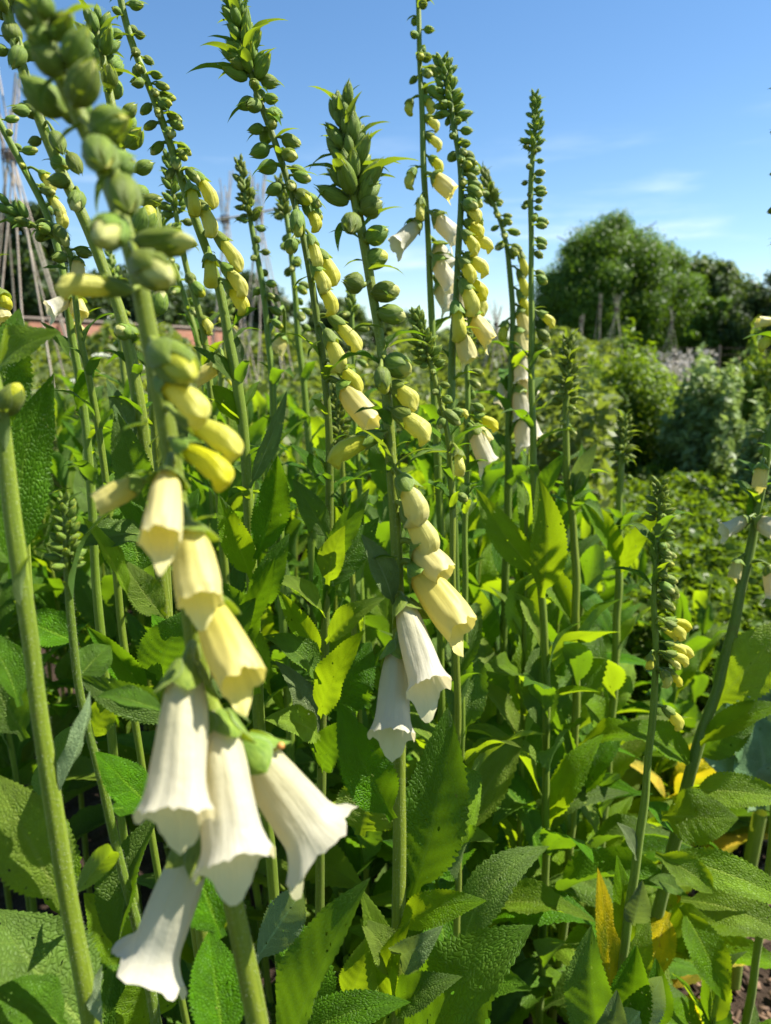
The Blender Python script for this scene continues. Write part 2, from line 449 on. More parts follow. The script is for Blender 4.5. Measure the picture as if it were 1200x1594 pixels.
def closed_geo(seed):
    r = random.Random(seed); a, b = r.uniform(0, 6), r.uniform(0, 6)
    def mod(rr, z, t, ph, x0):
        s = np.clip((t - .7) / .3, 0, 1)
        cr_ = (1 + .17 * s * np.sin(3 * ph + a) + .10 * s * np.sin(5 * ph + b + 6 * t) + .025 * np.cos(9 * ph) * t + .05 * np.sin(2 * ph + 5 * t + b)) * (.93 + .07 * np.cos(2 * ph))
        low = np.exp(-(wrap(ph) / .8) ** 2)
        bulge = .065 * low * np.exp(-((t - .88) / .06) ** 2) - .05 * low * np.exp(-((t - .77) / .045) ** 2)
        return rr * cr_ + bulge, z * (1 - .02 * s * np.cos(2 * ph)), x0 + .10 * t ** 2 + .04 * s
    return rev(CLOSED_R, 28, 26, mod)
def sepals(mb, prof, Lc, m, flick=.0, halfw=.82, grow=1.07, seed=0, pale=None):
    r = random.Random(seed)
    for k in range(5):
        f0 = 2 * np.pi * k / 5 + .3 + r.uniform(-.1, .1)
        t = np.linspace(0, 1, 11); u = np.linspace(-1, 1, 8)
        z = Lc * r.uniform(.9, 1.04) * t
        hw = halfw * np.clip(1 - t ** 2.6, 0, 1) ** .75 * (.75 + .5 * np.sin(np.pi * t))
        rad = np.interp(z, *prof) * grow + .022 * (k % 2) + .004
        fl = flick * r.uniform(.5, 1.3)
        rr = rad[:, None] * (1 + .07 * (1 - u[None] ** 2) + .035 * np.cos(u[None] * 9 + k) * np.sin(np.pi * t)[:, None] + r.uniform(-.05, .05) * np.sin(4 * t + k)[:, None]) + fl * (t ** 3)[:, None] * np.ones(8)[None]
        ph = f0 + hw[:, None] * u[None]
        V = np.stack([rr * np.cos(ph), rr * np.sin(ph), z[:, None] + 0 * ph], -1).reshape(-1, 3)
        U = np.stack([np.broadcast_to(u * .5 + .5, ph.shape), np.broadcast_to(t[:, None], ph.shape)], -1).reshape(-1, 2)
        mb.add(V, gridF(11, 8), U, m)
def t_single(geo, mats, name):
    mb = MB(); mb.add(*geo, 0); return mb.mesh(name, mats)
NV = 5
T_OPEN_G = [open_geo(i) for i in range(NV)]
T_CREAM_G = [open_geo(i + 60, .25) for i in range(NV)]
T_CLOSED_G = [closed_geo(i + 20) for i in range(NV)]
T = {}
T['white'] = [t_single(g, [WHITE], 'white_corolla') for g in T_OPEN_G]
T['flare'] = [t_single(open_geo(i + 40, 1.75), [WHITE], 'flared_corolla') for i in range(NV)]
T['cream'] = [t_single(g, [CREAM], 'cream_corolla') for g in T_CREAM_G]
T['pale'] = [t_single(g, [PALE], 'pale_corolla') for g in T_CLOSED_G]
T['closed'] = [t_single(g, [YELLOW], 'yellow_corolla') for g in T_CLOSED_G]
def calyx_mesh(prof, Lc, flick, seed, halfw=.8):
    mb = MB(); sepals(mb, prof, Lc, 0, flick, halfw, 1.10, seed); return mb.mesh('calyx', [SEPAL])
T['white_c'] = [calyx_mesh(OPEN_R, .25, .05, i) for i in range(NV)]
T['cream_c'] = T['flare_c'] = T['white_c']
T['pale_c'] = T['closed_c'] = [calyx_mesh(CLOSED_R, .42, .035, i + 5) for i in range(NV)]
def tipbud(seed):
    mb = MB(); g = rev(TIPB_R, 18, 16, lambda r, z, t, ph, x0: (r * (1 + .10 * np.clip((t - .75) * 4, 0, 1) * np.sin(3 * ph + seed)), z, x0))
    mb.add(*g, 0); return mb.mesh('bud_core', [BUDY])
T['tip'] = [tipbud(i) for i in range(NV)]
def tipcalyx(seed):
    mb = MB(); sepals(mb, TIPB_R, .86, 0, .015, .88, 1.08, seed); return mb.mesh('calyx', [SEPAL])
T['tip_c'] = [tipcalyx(i + 11) for i in range(NV)]
def greenbud_mb(seed):
    mb = MB(); g = rev(BUD_R, 12, 12); g = (g[0] * .96, g[1], g[2])
    mb.add(*g, 1); sepals(mb, BUD_R, 1.06, 0, .07, .74, 1.06, seed); return mb
GB = [greenbud_mb(i + 31) for i in range(NV)]
T['green'] = [b.mesh('green_bud', [SEPAL, BUDY]) for b in GB]
def bract_geo(seed):
    return leaf_geo((0, 0, 0), (0, 0, 1), .24, (-1, 0, 0), .14, .5, .1, .03, 12, 6, 0, 0, 0, seed, .62)
BR_G = [bract_geo(i) for i in range(3)]
T['bract'] = [t_single(g, [BRACT], 'bract') for g in BR_G]

SL_G = [leaf_geo((0, 0, 0), (0, 0, 1), .24 + .05 * (i % 3), (-1, 0, 0), .1 + .03 * (i % 3), .3, .16, .06, 24, 8, .05, .06, .2 * (i % 2), i + 70, droop=.06 * i) for i in range(6)]
T['stem_leaf'] = [t_single(g, [LEAF if i % 3 else LEAF_L], 'stem_leaf') for i, g in enumerate(SL_G)]

def frame(axis, down):
    z = nrm(axis); x = np.asarray(down, float) - z * (np.asarray(down) @ z)
    if np.linalg.norm(x) < .08: x = np.array([0, 1.0, 0]) - z * z[1]
    x = nrm(x); return x, np.cross(z, x), z
def mat4(loc, axis, down, sx, sz):
    x, y, z = frame(axis, down)
    m = Matrix.Identity(4)
    for i in range(3):
        m[i][0] = x[i] * sx; m[i][1] = y[i] * sx; m[i][2] = z[i] * sz; m[i][3] = loc[i]
    return m
DOWN = np.array([0, 0, -1.0])

# ------------------------------------------------------------------ foxglove
class Fox:
    def __init__(s, label, path, w0, w1, base_shift=(0, .04), cat='foxglove', group='foxgloves in the flower bed', seed=0, mat=None, detail=True, foot=True):
        s.rnd = random.Random(seed * 13 + 5); s.detail = detail
        pts = [P(*p) for p in path]
        s.last_visible = path[-1][1]
        d0, d1 = path[0][2], path[-1][2]
        low = pts[-1]
        if foot and low[2] > .05:
            dr = pts[-1] - pts[-2]
            hz_ = dr[:2] / max(.05, abs(dr[2]))
            gx = low[:2] + hz_ * low[2] * .25 + np.array(base_shift) * low[2]
            ctl = low[:2] + hz_ * low[2] * .3
            m_ = max(3, int(low[2] / max(.03, np.linalg.norm(dr))))
            for u_ in np.linspace(0, 1, m_ + 1)[1:]:
                pts.append(np.array([*(low[:2] * (1 - u_) ** 2 + ctl * 2 * u_ * (1 - u_) + gx * u_ ** 2), low[2] * (1 - u_)]))
        s.base = np.array([*pts[-1][:2], 0.0])
        s.root = thing('foxglove', label, cat, s.base, group)
        s.pts = spline(pts, 200)
        s.px, s.py, s.dz = proj(s.pts)
        n = len(s.pts); q = np.linspace(0, 1, n)
        wb = np.sin(q * 37 + seed)[:, None] * np.array([1, .5, 0]) + np.sin(q * 83 + 2 * seed)[:, None] * np.array([.5, -.4, 0])
        s.pts = s.pts + wb * .0004 * (d0 / .45); s.px, s.py, s.dz = proj(s.pts)
        lnp = np.argmin(np.abs(s.py - path[-1][1])) / n
        r0 = w0 / 2 * d0 / FPX; r1 = w1 / 2 * d1 / FPX
        s.rad = np.interp(q, [0, max(.05, lnp), 1], [r0, r1, r1 * 1.25]) * .9 * (1 + .035 * np.sin(q * 61 + seed) + .03 * np.sin(q * 29 + 3 * seed))
        s.mb = MB(); s.stem_mat = mat or STEM
        s.mb.add(*tube(s.pts, s.rad, 16, .03), 0)
    def idx(s, y): return int(np.argmin(np.abs(s.py - y)))
    def idz(s, z): return int(np.argmin(np.abs(s.pts[:, 2] - z)))
    def flower(s, kind, A, Bp, node=None, width=None, bract=.0):
        A = np.asarray(A, float); Bp = np.asarray(Bp, float)
        ax = Bp - A; Ln = np.linalg.norm(ax); ax = ax / Ln
        k = s.rnd.randrange(NV)
        sx = Ln if width is None else width
        tpl = kind
        o = link('flower' if kind in ('cream', 'white', 'flare') else 'bud', T[tpl][k], s.root)
        o.matrix_local = mat4(A - s.base, ax, DOWN, sx, Ln)
        if kind != 'green':
            c = link('calyx', T[tpl + '_c'][k], o)
        # pedicel joins the stem mesh
        i = s.idz(A[2] + .004) if node is None else node
        p0 = s.pts[i]
        nr = {'green': .085, 'tip': .08, 'closed': .05, 'pale': .05, 'cream': .042, 'white': .04, 'flare': .04}[kind] * sx
        mid = (p0 + A) / 2 + np.array([0, 0, .35]) * np.linalg.norm(A - p0) * .5 - ax * .12 * np.linalg.norm(A - p0)
        pp = spline([p0, mid, A, A + ax * Ln * .04], 9)
        s.mb.add(*tube(pp, np.interp(np.linspace(0, 1, 9), [0, .6, 1], [nr * 1.0, nr * .8, nr * 1.35]), 8), 0)
        if bract > 0:
            out = A - p0; out[2] = 0
            out = nrm(out + np.array([s.rnd.uniform(-.4, .4), s.rnd.uniform(-.4, .4), 0]) * np.linalg.norm(out))
            s.bract(p0, out, bract, s.rnd.uniform(-.55, .25))
        return o
    def bract(s, p0, out, ln, el, name='bract'):
        b = link(name, T['bract'][s.rnd.randrange(3)], s.root)
        ax = out * math.cos(el) + np.array([0, 0, math.sin(el)])
        b.matrix_local = mat4(p0 - s.base, ax, DOWN, ln * 1.0, ln)
    # explicit flower from pixel a to pixel b
    def fl(s, kind, ax, ay, bx, by, wpx=None, da=0.0, db=0.0, br=0.0):
        i = s.idx(ay); d = s.dz[i]
        A = P(ax, ay, d + da); Bp = P(bx, by, d + da + db)
        Ln = np.linalg.norm(Bp - A)
        w = None
        if wpx:
            unit = {'green': .72, 'tip': .62, 'closed': .42, 'pale': .42, 'cream': .40, 'white': .44, 'flare': .56}[kind]
            w = wpx * (d + da + db * .5) / FPX / unit
        s.flower(kind, A, Bp, i, w, br * Ln)
    # automatic stretch: y range in picture height along the stem
    def auto(s, y0, y1, kind, n, l0, l1, az=0.0, spread=70.0, el0=0.0, el1=-30.0, br=1.4, brp=.6, ped=.5, wf=.84):
        i0, i1 = s.idx(y0), s.idx(y1)
        if kind == 'green' and n > 6: n = int(n * .8)
        for q in range(n):
            f = (q + .5 + s.rnd.uniform(-.3, .3)) / n
            i = int(round(i0 + (i1 - i0) * f))
            Ln = (l0 + (l1 - l0) * f) * s.rnd.uniform(.78, 1.12) / 1000
            a = R(az + spread * ((q * .618 % 1) * 2 - 1) + s.rnd.uniform(-14, 14))
            e = R(el0 + (el1 - el0) * f + s.rnd.uniform(-10, 10))
            o = np.array([math.cos(a), math.sin(a), 0])
            ax = o * math.cos(e) + np.array([0, 0, math.sin(e)])
            A = s.pts[i] + o * (s.rad[i] + ped * .45 * Ln) + np.array([0, 0, .12 * Ln])
            s.flower(kind, A, A + ax * Ln, i, Ln * wf, Ln * br * s.rnd.uniform(.9, 1.5) if s.rnd.random() < brp + .25 else 0)
    # dense cluster of tiny buds and bracts at the tip, one mesh
    def tip(s, y0, y1, n, l0, l1, brl=1.7, el0=80, el1=40, wide=1.0):
        mb = MB(); i0, i1 = s.idx(y0), s.idx(y1)
        for q in range(n):
            f = (q + .3) / n
            fi = i0 + (i1 - i0) * f; i = int(fi)
            Pn = s.pts[i] + (s.pts[min(i + 1, 199)] - s.pts[i]) * (fi - i)
            Tn = nrm(s.pts[max(i - 1, 0)] - s.pts[min(i + 1, 199)])
            Ln = (l0 + (l1 - l0) * f) / 1000 * s.rnd.uniform(.7, 1.2)
            a = q * 2.39996 + s.rnd.uniform(-.25, .25)
            X = nrm(np.cross(Tn, [0, 1, .1])); Y = np.cross(Tn, X)
            o = X * math.cos(a) + Y * math.sin(a)
            e = R(el0 + (el1 - el0) * f + s.rnd.uniform(-16, 16))
            ax = o * math.cos(e) + Tn * math.sin(e)
            A = Pn + o * (s.rad[i] * .8 + Ln * .12 * wide)
            g = GB[q % NV]
            x, y, z = frame(ax, -Tn)
            M = np.stack([x * .74, y * .74, z * 1.25], 1) * Ln
            mb.add(np.concatenate(g.V) @ M.T + A, np.concatenate(g.F), np.concatenate(g.U), np.concatenate(g.M))
            if q % 7 != 6:
                e2 = R(el0 * .75 + (el1 - 25 - el0 * .75) * f + s.rnd.uniform(-22, 22)); bl = Ln * brl * s.rnd.uniform(.7, 1.45)
                ax2 = o * math.cos(e2) + Tn * math.sin(e2)
                x, y, z = frame(ax2, -Tn)
                M = np.stack([x, y, z], 1) * bl
                G = BR_G[q % 3]
                mb.add(G[0] @ M.T + Pn + o * s.rad[i] * .6, G[1], G[2], 2)
        o = link('spike_tip', mb.mesh('spike_tip', [SEPAL, BUDY, BRACT], s.base), s.root)
    # explicit leaf in picture coordinates
    def lf(s, bx, by, tx, ty, w, db, dt, roll=0, mat=None, bow=.08, fold=.35, wave=.12, under=False, petiole=.08, **kw):
        A, Bp = P(bx, by, db), P(tx, ty, dt)
        dd = nrm(Bp - A); c = nrm(CAM - (A + Bp) / 2)
        n = nrm(c * .8 + np.array([.0, 0, .55])); n = n - dd * (n @ dd); n = nrm(n)
        if under: n = -n
        n = n * math.cos(R(roll)) + np.cross(dd, n) * math.sin(R(roll))
        g = leaf_geo(A, Bp, w * (db + dt) / 2 / FPX, n, bow, fold, wave, petiole, 60, 14, .055, .045, s.rnd.uniform(-.2, .2), s.rnd.randrange(9999), **kw)
        link('leaf', t_mesh(g, mat or LEAF, s.base), s.root)
        return s
    def auto_leaves(s, z0, z1, n, l0, l1, wf=.34, e0=25, e1=60, mats=None, limit=None, petz=0):
        cnt = 0
        for q in range(n):
            f = (q + .5) / n
            z = z0 + (z1 - z0) * f
            i = s.idz(z); Pn = s.pts[i]
            a = q * 2.39996 + s.rnd.uniform(-.4, .4) + s.rnd.random() * .3
            Ln = (l0 + (l1 - l0) * f) * s.rnd.uniform(.8, 1.15)
            e = R(e0 + (e1 - e0) * f + s.rnd.uniform(-18, 18))
            o = np.array([math.cos(a), math.sin(a), 0])
            ax = o * math.cos(e) + np.array([0, 0, math.sin(e)])
            n_ = -o * math.sin(e) + np.array([0, 0, math.cos(e)])
            n_ = n_ + np.cross(ax, n_) * s.rnd.uniform(-.5, .5)
            g = leaf_geo(Pn + o * s.rad[i] * .8, Pn + ax * Ln, Ln * wf * s.rnd.uniform(.8, 1.2), n_, s.rnd.uniform(.06, .2), s.rnd.uniform(.15, .6), s.rnd.uniform(.05, .25), .10, 36, 8, .06, .045, s.rnd.uniform(-.35, .35), s.rnd.randrange(9999), droop=s.rnd.uniform(-.02, .2), twist=s.rnd.uniform(-.6, .6))
            x, y, d = proj(g[0])
            if d.min() < .42: continue
            inf = (x > -60) & (x < 1260) & (y > -60) & (y < 1700) & (d > 0)
            if inf.any() and limit is not None:
                lim = np.interp(x[inf], LIM_X, LIM_Y) + limit
                if (y[inf] < lim).any(): continue
            if inf.any() and d[inf].min() < .5: continue
            m = s.rnd.choice(mats or [LEAF, LEAF, LEAF_L])
            link('leaf', t_mesh(g, m, s.base), s.root); cnt += 1
        return cnt
    def down(s):
        q = np.random.default_rng(3); n = 3400
        vis = np.where((s.py > -80) & (s.py < 1680) & (s.dz > 0))[0]
        i = q.choice(vis, n); f = q.random(n)[:, None]; j = np.minimum(i + 1, len(s.pts) - 1)
        c = s.pts[i] * (1 - f) + s.pts[j] * f
        Tn = s.pts[j] - s.pts[np.maximum(i - 1, 0)]; Tn /= np.linalg.norm(Tn, axis=1)[:, None]
        o = q.standard_normal((n, 3)); o -= Tn * np.sum(o * Tn, axis=1)[:, None]; o /= np.linalg.norm(o, axis=1)[:, None]
        sd = np.cross(o, Tn) * .00004
        r0 = c + o * s.rad[i][:, None] * .97; ln = q.uniform(.0004, .0013, n)[:, None]
        tp = r0 + (o + Tn * q.normal(0, .35, (n, 1)) + q.normal(0, .2, (n, 3))) * ln
        V = np.stack([r0 - sd, r0 + sd, tp + sd * .3, tp - sd * .3], 1).reshape(-1, 3)
        s.mb.add(V, np.arange(4 * n).reshape(-1, 4), None, 1)
    def done(s, stemleaves=True):
        if stemleaves and s.dz[s.idx(800)] < .5: s.down()
        if stemleaves and s.dz[s.idx(600)] > .4 and s.last_visible > 640:
            y0 = max(520, s.py[0] + 190)
            for q in range(9):
                i = s.idx(y0 + (min(820, s.last_visible) - y0) * (q + s.rnd.random()) / 9)
                a = q * 2.4 + s.rnd.random(); ln = s.dz[i] * s.rnd.uniform(35, 85) / FPX
                b = link('leaf', T['stem_leaf'][s.rnd.randrange(6)], s.root)
                e = s.rnd.uniform(.2, 1.1)
                ax = np.array([math.cos(a) * math.cos(e), math.sin(a) * math.cos(e), math.sin(e)])
                b.matrix_local = mat4(s.pts[i] - s.base, ax, DOWN, ln, ln)
        link('stem', s.mb.mesh('stem', [s.stem_mat, DOWN_M], s.base), s.root)
def t_mesh(g, m, off):
    return mk_mesh('leaf', g[0] - off, g[1], m, g[2])
LIM_X = [-100, 0, 100, 330, 450, 640, 760, 900, 960, 1050, 1200, 1300]
LIM_Y = [540, 550, 575, 585, 590, 605, 650, 720, 800, 880, 960, 1000]
# ------------------------------------------------------------------ the foxgloves in bloom
# nearest spike, left of centre
f = Fox('nearest, blurred foxglove with four big white bells below its yellow ones',
        [(30, -70, .232), (62, 30, .236), (100, 130, .242), (160, 262, .25), (207, 400, .256), (237, 540, .262), (266, 700, .268), (290, 900, .275), (317, 1100, .283), (350, 1330, .292), (402, 1600, .302)], 30, 37, seed=1)
F1 = f
for a in [('green', 70, 30, 62, -20, 32, -.012, -.006), ('green', 60, 45, 22, 8, 32), ('green', 80, 70, 38, 52, 34, -.004, -.006), ('green', 84, 60, 110, 18, 32, -.006, -.008),
          ('green', 100, 112, 44, 74, 38, -.008, -.006), ('green', 108, 105, 136, 38, 38, -.01, -.004), ('green', 100, 178, 28, 118, 44, .004, -.004), ('green', 116, 165, 148, 88, 46, -.014, -.006),
          ('green', 128, 190, 100, 140, 44, .012, 0), ('green', 146, 202, 204, 184, 52, -.01, -.004), ('green', 150, 228, 166, 262, 50, -.022, -.012), ('green', 164, 262, 214, 250, 42, -.004, .004),
          ('green', 186, 280, 202, 332, 48, -.022, -.008), ('tip', 180, 352, 158, 372, 52, -.02, -.026), ('tip', 212, 380, 304, 376, 42, -.008, -.006), ('tip', 218, 412, 262, 434, 56, -.024, -.022),
          ('closed', 202, 452, 86, 434, 40, -.008, -.012), ('tip', 246, 545, 298, 588, 60, -.014, -.022), ('closed', 248, 596, 320, 634, 50, -.016, -.014), ('closed', 278, 648, 378, 692, 46, -.01, -.006),
          ('closed', 272, 690, 360, 736, 46, -.014, -.012), ('cream', 222, 748, 138, 784, 46, -.004, -.004), ('cream', 262, 735, 246, 850, 66, -.022, -.030), ('cream', 292, 815, 318, 950, 78, -.022, -.014),
          ('cream', 318, 930, 390, 1074, 80, -.012, -.024), ('white', 292, 1030, 266, 1308, 108, -.024, -.030), ('white', 336, 1108, 374, 1378, 110, -.022, -.026), ('flare', 378, 1150, 526, 1325, 138, -.004, .0),
          ('flare', 314, 1292, 210, 1530, 122, -.006, -.004)]:
    f.fl(*a)
style = MB(); style.add(*tube(spline([P(392, 1180, .285), P(415, 1176, .28), P(436, 1162, .277)], 8), .0006, 8), 0)
g = rev(([0, .2, .5, .8, 1], [.02, .4, .5, .4, .02]), 8, 10); style.add((g[0] - [0, 0, .5]) * .0032 + P(437, 1161, .277), g[1], g[2], 1)
k = N('stigma'); STIG = k.done(k.prin((.55, .25, .06, 1), .6, .3))
link('style', style.mesh('style', [PALE, STIG], f.base), f.root)
f.bract(P(60, 20, .23), nrm([-1, -.3, 0]), .016, .2); f.bract(P(80, 60, .235), nrm([.5, -1, 0]), .015, -.2); f.bract(P(75, 60, .235), nrm([1, .3, 0]), .016, .7); f.bract(P(110, 150, .24), nrm([1, .2, 0]), .015, .2); f.bract(P(60, 10, .23), nrm([.3, -.6, 0]), .014, .9)
f.bract(P(95, 30, .24), nrm([1, -.2, 0]), .017, .05); f.bract(P(100, 120, .24), nrm([-.4, -1, 0]), .018, -.9); f.bract(P(140, 190, .245), nrm([-.9, -.3, 0]), .018, -.8)
f.bract(P(175, 265, .247), nrm([-.4, -.8, 0]), .018, -1.1); f.bract(P(285, 830, .268), nrm([1, -.3, 0]), .02, .35); f.bract(P(250, 740, .266), nrm([-1, -.6, 0]), .016, -.1)
f.bract(P(345, 1105, .278), nrm([1, -.3, 0]), .013, -.3); f.bract(P(232, 660, .26), nrm([-.7, -.7, 0]), .015, -.4); f.bract(P(195, 350, .25), nrm([-1, -.1, 0]), .014, .0)
(f.lf(345, 1460, 300, 1325, 92, .31, .33, -10, LEAF, .1).lf(352, 1640, 325, 1450, 92, .32, .35, 10, LEAF, .08).lf(260, 1110, 150, 1085, 44, .33, .34, 20, LEAF, .12, .5)
  .lf(300, 1110, 118, 1050, 60, .42, .40, -40, LEAF, .16, .4))
f.done()

# stout stem at the left edge
f = Fox('thick leafy stem at the left edge, one closed bud at its top',
        [(-60, 420, .30), (-20, 560, .302), (2, 650, .304), (24, 830, .309), (47, 1000, .314), (62, 1120, .317), (84, 1260, .322), (112, 1420, .328), (146, 1610, .335)], 25, 32, seed=2)
for a in [('tip', 6, 646, 30, 596, 34, -.006, .0, 0), ('tip', -20, 610, -40, 570, 34)]: f.fl(*a)
f.bract(P(40, 950, .31), nrm([.5, -.3, 0]), .028, 1.25); f.bract(P(8, 700, .302), nrm([.4, -.4, 0]), .02, 1.1)
(f.lf(20, 900, 84, 580, 88, .36, .345, 25, LEAF, -.05, .3, .12).lf(-40, 640, 96, 518, 112, .36, .33, -18, LEAF_L, .1, .4, .15).lf(-30, 700, 30, 480, 90, .38, .37, 10, LEAF)
  .lf(100, 1410, -8, 1205, 112, .335, .345, -8, LEAF_L, .1, .25, .1).lf(150, 1620, -15, 1415, 165, .36, .37, 12, LEAF, .08, .2, .12)
  .lf(88, 1240, 140, 1075, 44, .32, .325, 55, LEAF_G, -.08, .8, .15, True).lf(40, 1150, -30, 1010, 80, .36, .36, -20, LEAF, .15).lf(30, 1100, -40, 980, 60, .34, .35, 20, LEAF, .1)
  .lf(160, 1600, 160, 1500, 40, .325, .32, 60, LEAF_G, .05, .9, .2, True).lf(100, 1600, -10, 1540, 90, .34, .33, 10, LEAF)
  .lf(110, 1400, 176, 1325, 50, .36, .35, 35, LEAF_L, .2, .8, .1, True).lf(30, 880, -30, 820, 70, .37, .38, 0, LEAF))
f.done()

# stem with dark buds at the upper left, behind the nearest
f = Fox('foxglove leaning left behind the nearest one, few olive buds on a bare stem',
        [(2, -30, .42), (22, 60, .425), (58, 170, .43), (95, 265, .437), (132, 345, .443), (165, 430, .45), (190, 500, .455), (215, 620, .462), (235, 760, .475), (262, 1000, .50)], 18, 22, seed=3, base_shift=(.05, .1))
f.tip(-30, 30, 20, 7, 11)
for a in [('green', 22, 68, 14, 30, 26), ('green', 34, 74, 18, 108, 24, -.01, -.004), ('green', 36, 90, 66, 62, 24), ('green', 62, 180, 30, 160, 22), ('green', 84, 206, 98, 240, 22, -.012, -.004),
          ('green', 80, 250, 108, 262, 22), ('green', 108, 240, 126, 272, 22, -.006, -.002), ('green', 106, 282, 74, 280, 22, -.006), ('tip', 122, 300, 116, 328, 24, -.014, -.006), ('tip', 200, 520, 180, 512, 24, .0, -.01), ('tip', 215, 524, 178, 508, 24)]: f.fl(*a, br=.9)
f.auto(40, 230, 'green', 7, 9, 11, 180, 80, 20, -15)
f.lf(212, 690, 165, 590, 38, .465, .45, 20, LEAF_G).lf(232, 800, 180, 640, 60, .47, .45, -20, LEAF).lf(235, 830, 120, 850, 60, .48, .45, 10)
f.done()

f = Fox('foxglove with pale downy buds packed up its stem just behind the nearest spike',
        [(148, 30, .46), (160, 90, .462), (180, 190, .466), (200, 300, .47), (218, 400, .475), (226, 470, .478), (238, 600, .485), (252, 800, .50), (262, 1000, .52)], 15, 18, seed=4, base_shift=(.1, .1))
f.tip(36, 105, 16, 9, 14)
f.auto(95, 330, 'green', 17, 15, 17, 10, 130, 55, 15, 1.3, .6)
for a in [('tip', 216, 370, 236, 320, 34, -.01), ('green', 228, 400, 238, 312, 36, .01), ('tip', 244, 490, 252, 450, 26, .0)]: f.fl(*a)
(f.lf(245, 720, 300, 640, 36, .49, .48, 20, LEAF_G).lf(250, 860, 310, 760, 50, .49, .48, 10).lf(256, 960, 190, 870, 54, .49, .47, -10, LEAF_L).lf(300, 1060, 236, 956, 78, .5, .48, 10, LEAF))
f.done()

f = Fox('small foxglove with yellowish buds before the near cane wigwam at the left edge',
        [(-14, 165, .62), (8, 205, .625), (40, 268, .635), (66, 320, .64), (84, 370, .645), (98, 430, .65), (112, 520, .66), (126, 600, .67), (138, 720, .68), (150, 900, .7)], 11, 15, seed=5, base_shift=(.05, .1))
f.auto(170, 330, 'tip', 9, 11, 15, 10, 110, 20, -25, 1.2, .5)
for a in [('closed', 62, 268, 88, 292, 20), ('closed', 74, 300, 102, 336, 20), ('closed', 88, 322, 104, 352, 22), ('white', 112, 462, 70, 482, 30, -.01, -.012), ('cream', 118, 462, 126, 492, 28, -.012, -.006), ('cream', 112, 504, 128, 520, 26, .01, .0)]: f.fl(*a)
f.lf(110, 560, 62, 500, 24, .66, .64, 30).lf(120, 640, 150, 560, 26, .67, .66, 0)
f.done()

f = Fox('short nodding foxglove of tight green buds, low before the near cane wigwam',
        [(10, 318, .56), (34, 340, .56), (66, 358, .562), (92, 372, .565), (108, 396, .57), (114, 440, .575), (124, 520, .585), (150, 640, .6), (170, 800, .62)], 8, 13, seed=6, base_shift=(.05, .1))
f.tip(318, 350, 12, 8, 13)
f.auto(345, 400, 'green', 8, 12, 13, 0, 150, 10, -15)
for a in [('tip', 86, 352, 106, 384, 20), ('cream', 122, 402, 118, 436, 24), ('green', 70, 372, 58, 360, 20)]: f.fl(*a)
f.lf(112, 420, 64, 418, 16, .575, .56, 30)
f.done()

f = Fox('tall foxglove whose chain of olive buds ends in seven lemon yellow closed bells',
        [(180, -40, .54), (190, 15, .545), (206, 70, .55), (232, 135, .555), (262, 215, .562), (284, 280, .568), (308, 350, .575), (338, 440, .585), (356, 530, .592), (372, 620, .60), (384, 720, .61), (392, 900, .63)], 11, 20, seed=7, base_shift=(.05, .12))
f.tip(-40, -5, 16, 7, 10)
f.auto(0, 165, 'green', 17, 10.5, 12.5, -20, 150, 10, -30, 1.3, .7)
f.auto(120, 200, 'tip', 7, 13, 14, -25, 60, 0, -40, 1.2, .5); f.auto(185, 262, 'tip', 7, 14, 15, -30, 60, -25, -50, 1.1, .6)
f.auto(150, 270, 'tip', 4, 13, 14, 200, 60, -15, -45, 1.1, .8)
for a in [('closed', 304, 270, 340, 318, 25, .01), ('closed', 296, 288, 306, 330, 26, -.014, -.006), ('closed', 310, 314, 338, 364, 26, -.012), ('closed', 334, 362, 381, 416, 25, -.006),
          ('closed', 326, 396, 329, 443, 28, -.02, -.006), ('closed', 345, 412, 388, 454, 25, -.012), ('closed', 350, 438, 390, 484, 25, -.008)]: f.fl(*a, br=.5)
f.lf(362, 510, 402, 480, 20, .59, .57, 0, LEAF).lf(372, 600, 300, 540, 30, .6, .58, 20).lf(368, 590, 352, 500, 28, .6, .6, 30, LEAF_G)
(f.lf(372, 660, 330, 600, 40, .6, .6, 0, LEAF_L).lf(398, 870, 432, 708, 62, .56, .54, 15, LEAF, -.04, .5).lf(388, 760, 446, 608, 30, .58, .56, 40, LEAF_G).lf(362, 990, 428, 866, 46, .56, .53, 30, LEAF, .05, .7)
  .lf(392, 900, 340, 770, 50, .58, .55, -20, LEAF_L).lf(330, 1030, 398, 930, 56, .55, .54, 10, LEAF).lf(395, 1010, 330, 900, 60, .56, .55, -10).lf(400, 1080, 360, 950, 66, .58, .58, 0, LEAF_L).lf(350, 780, 310, 690, 40, .58, .55, 10).lf(396, 960, 450, 830, 50, .57, .55, 20))
f.done()

f = Fox('slim foxglove with a dark bud tip, close left of the lemon yellow chain',
        [(262, 238, .72), (266, 280, .722), (276, 345, .727), (290, 410, .735), (306, 470, .74), (318, 530, .75), (328, 620, .76), (340, 760, .78)], 8, 13, seed=8, base_shift=(.03, .1))
f.tip(240, 330, 40, 6, 12, 1.3, 70, 15)
f.auto(325, 380, 'green', 7, 12, 13, 0, 160, 5, -20)
for a in [('tip', 292, 425, 302, 444, 16), ('tip', 300, 440, 318, 462, 18), ('closed', 312, 494, 332, 512, 18), ('cream', 346, 566, 296, 590, 30, -.05)]: f.fl(*a)
f.auto_leaves(.25, .9, 12, .18, .08, limit=-40)
f.done()

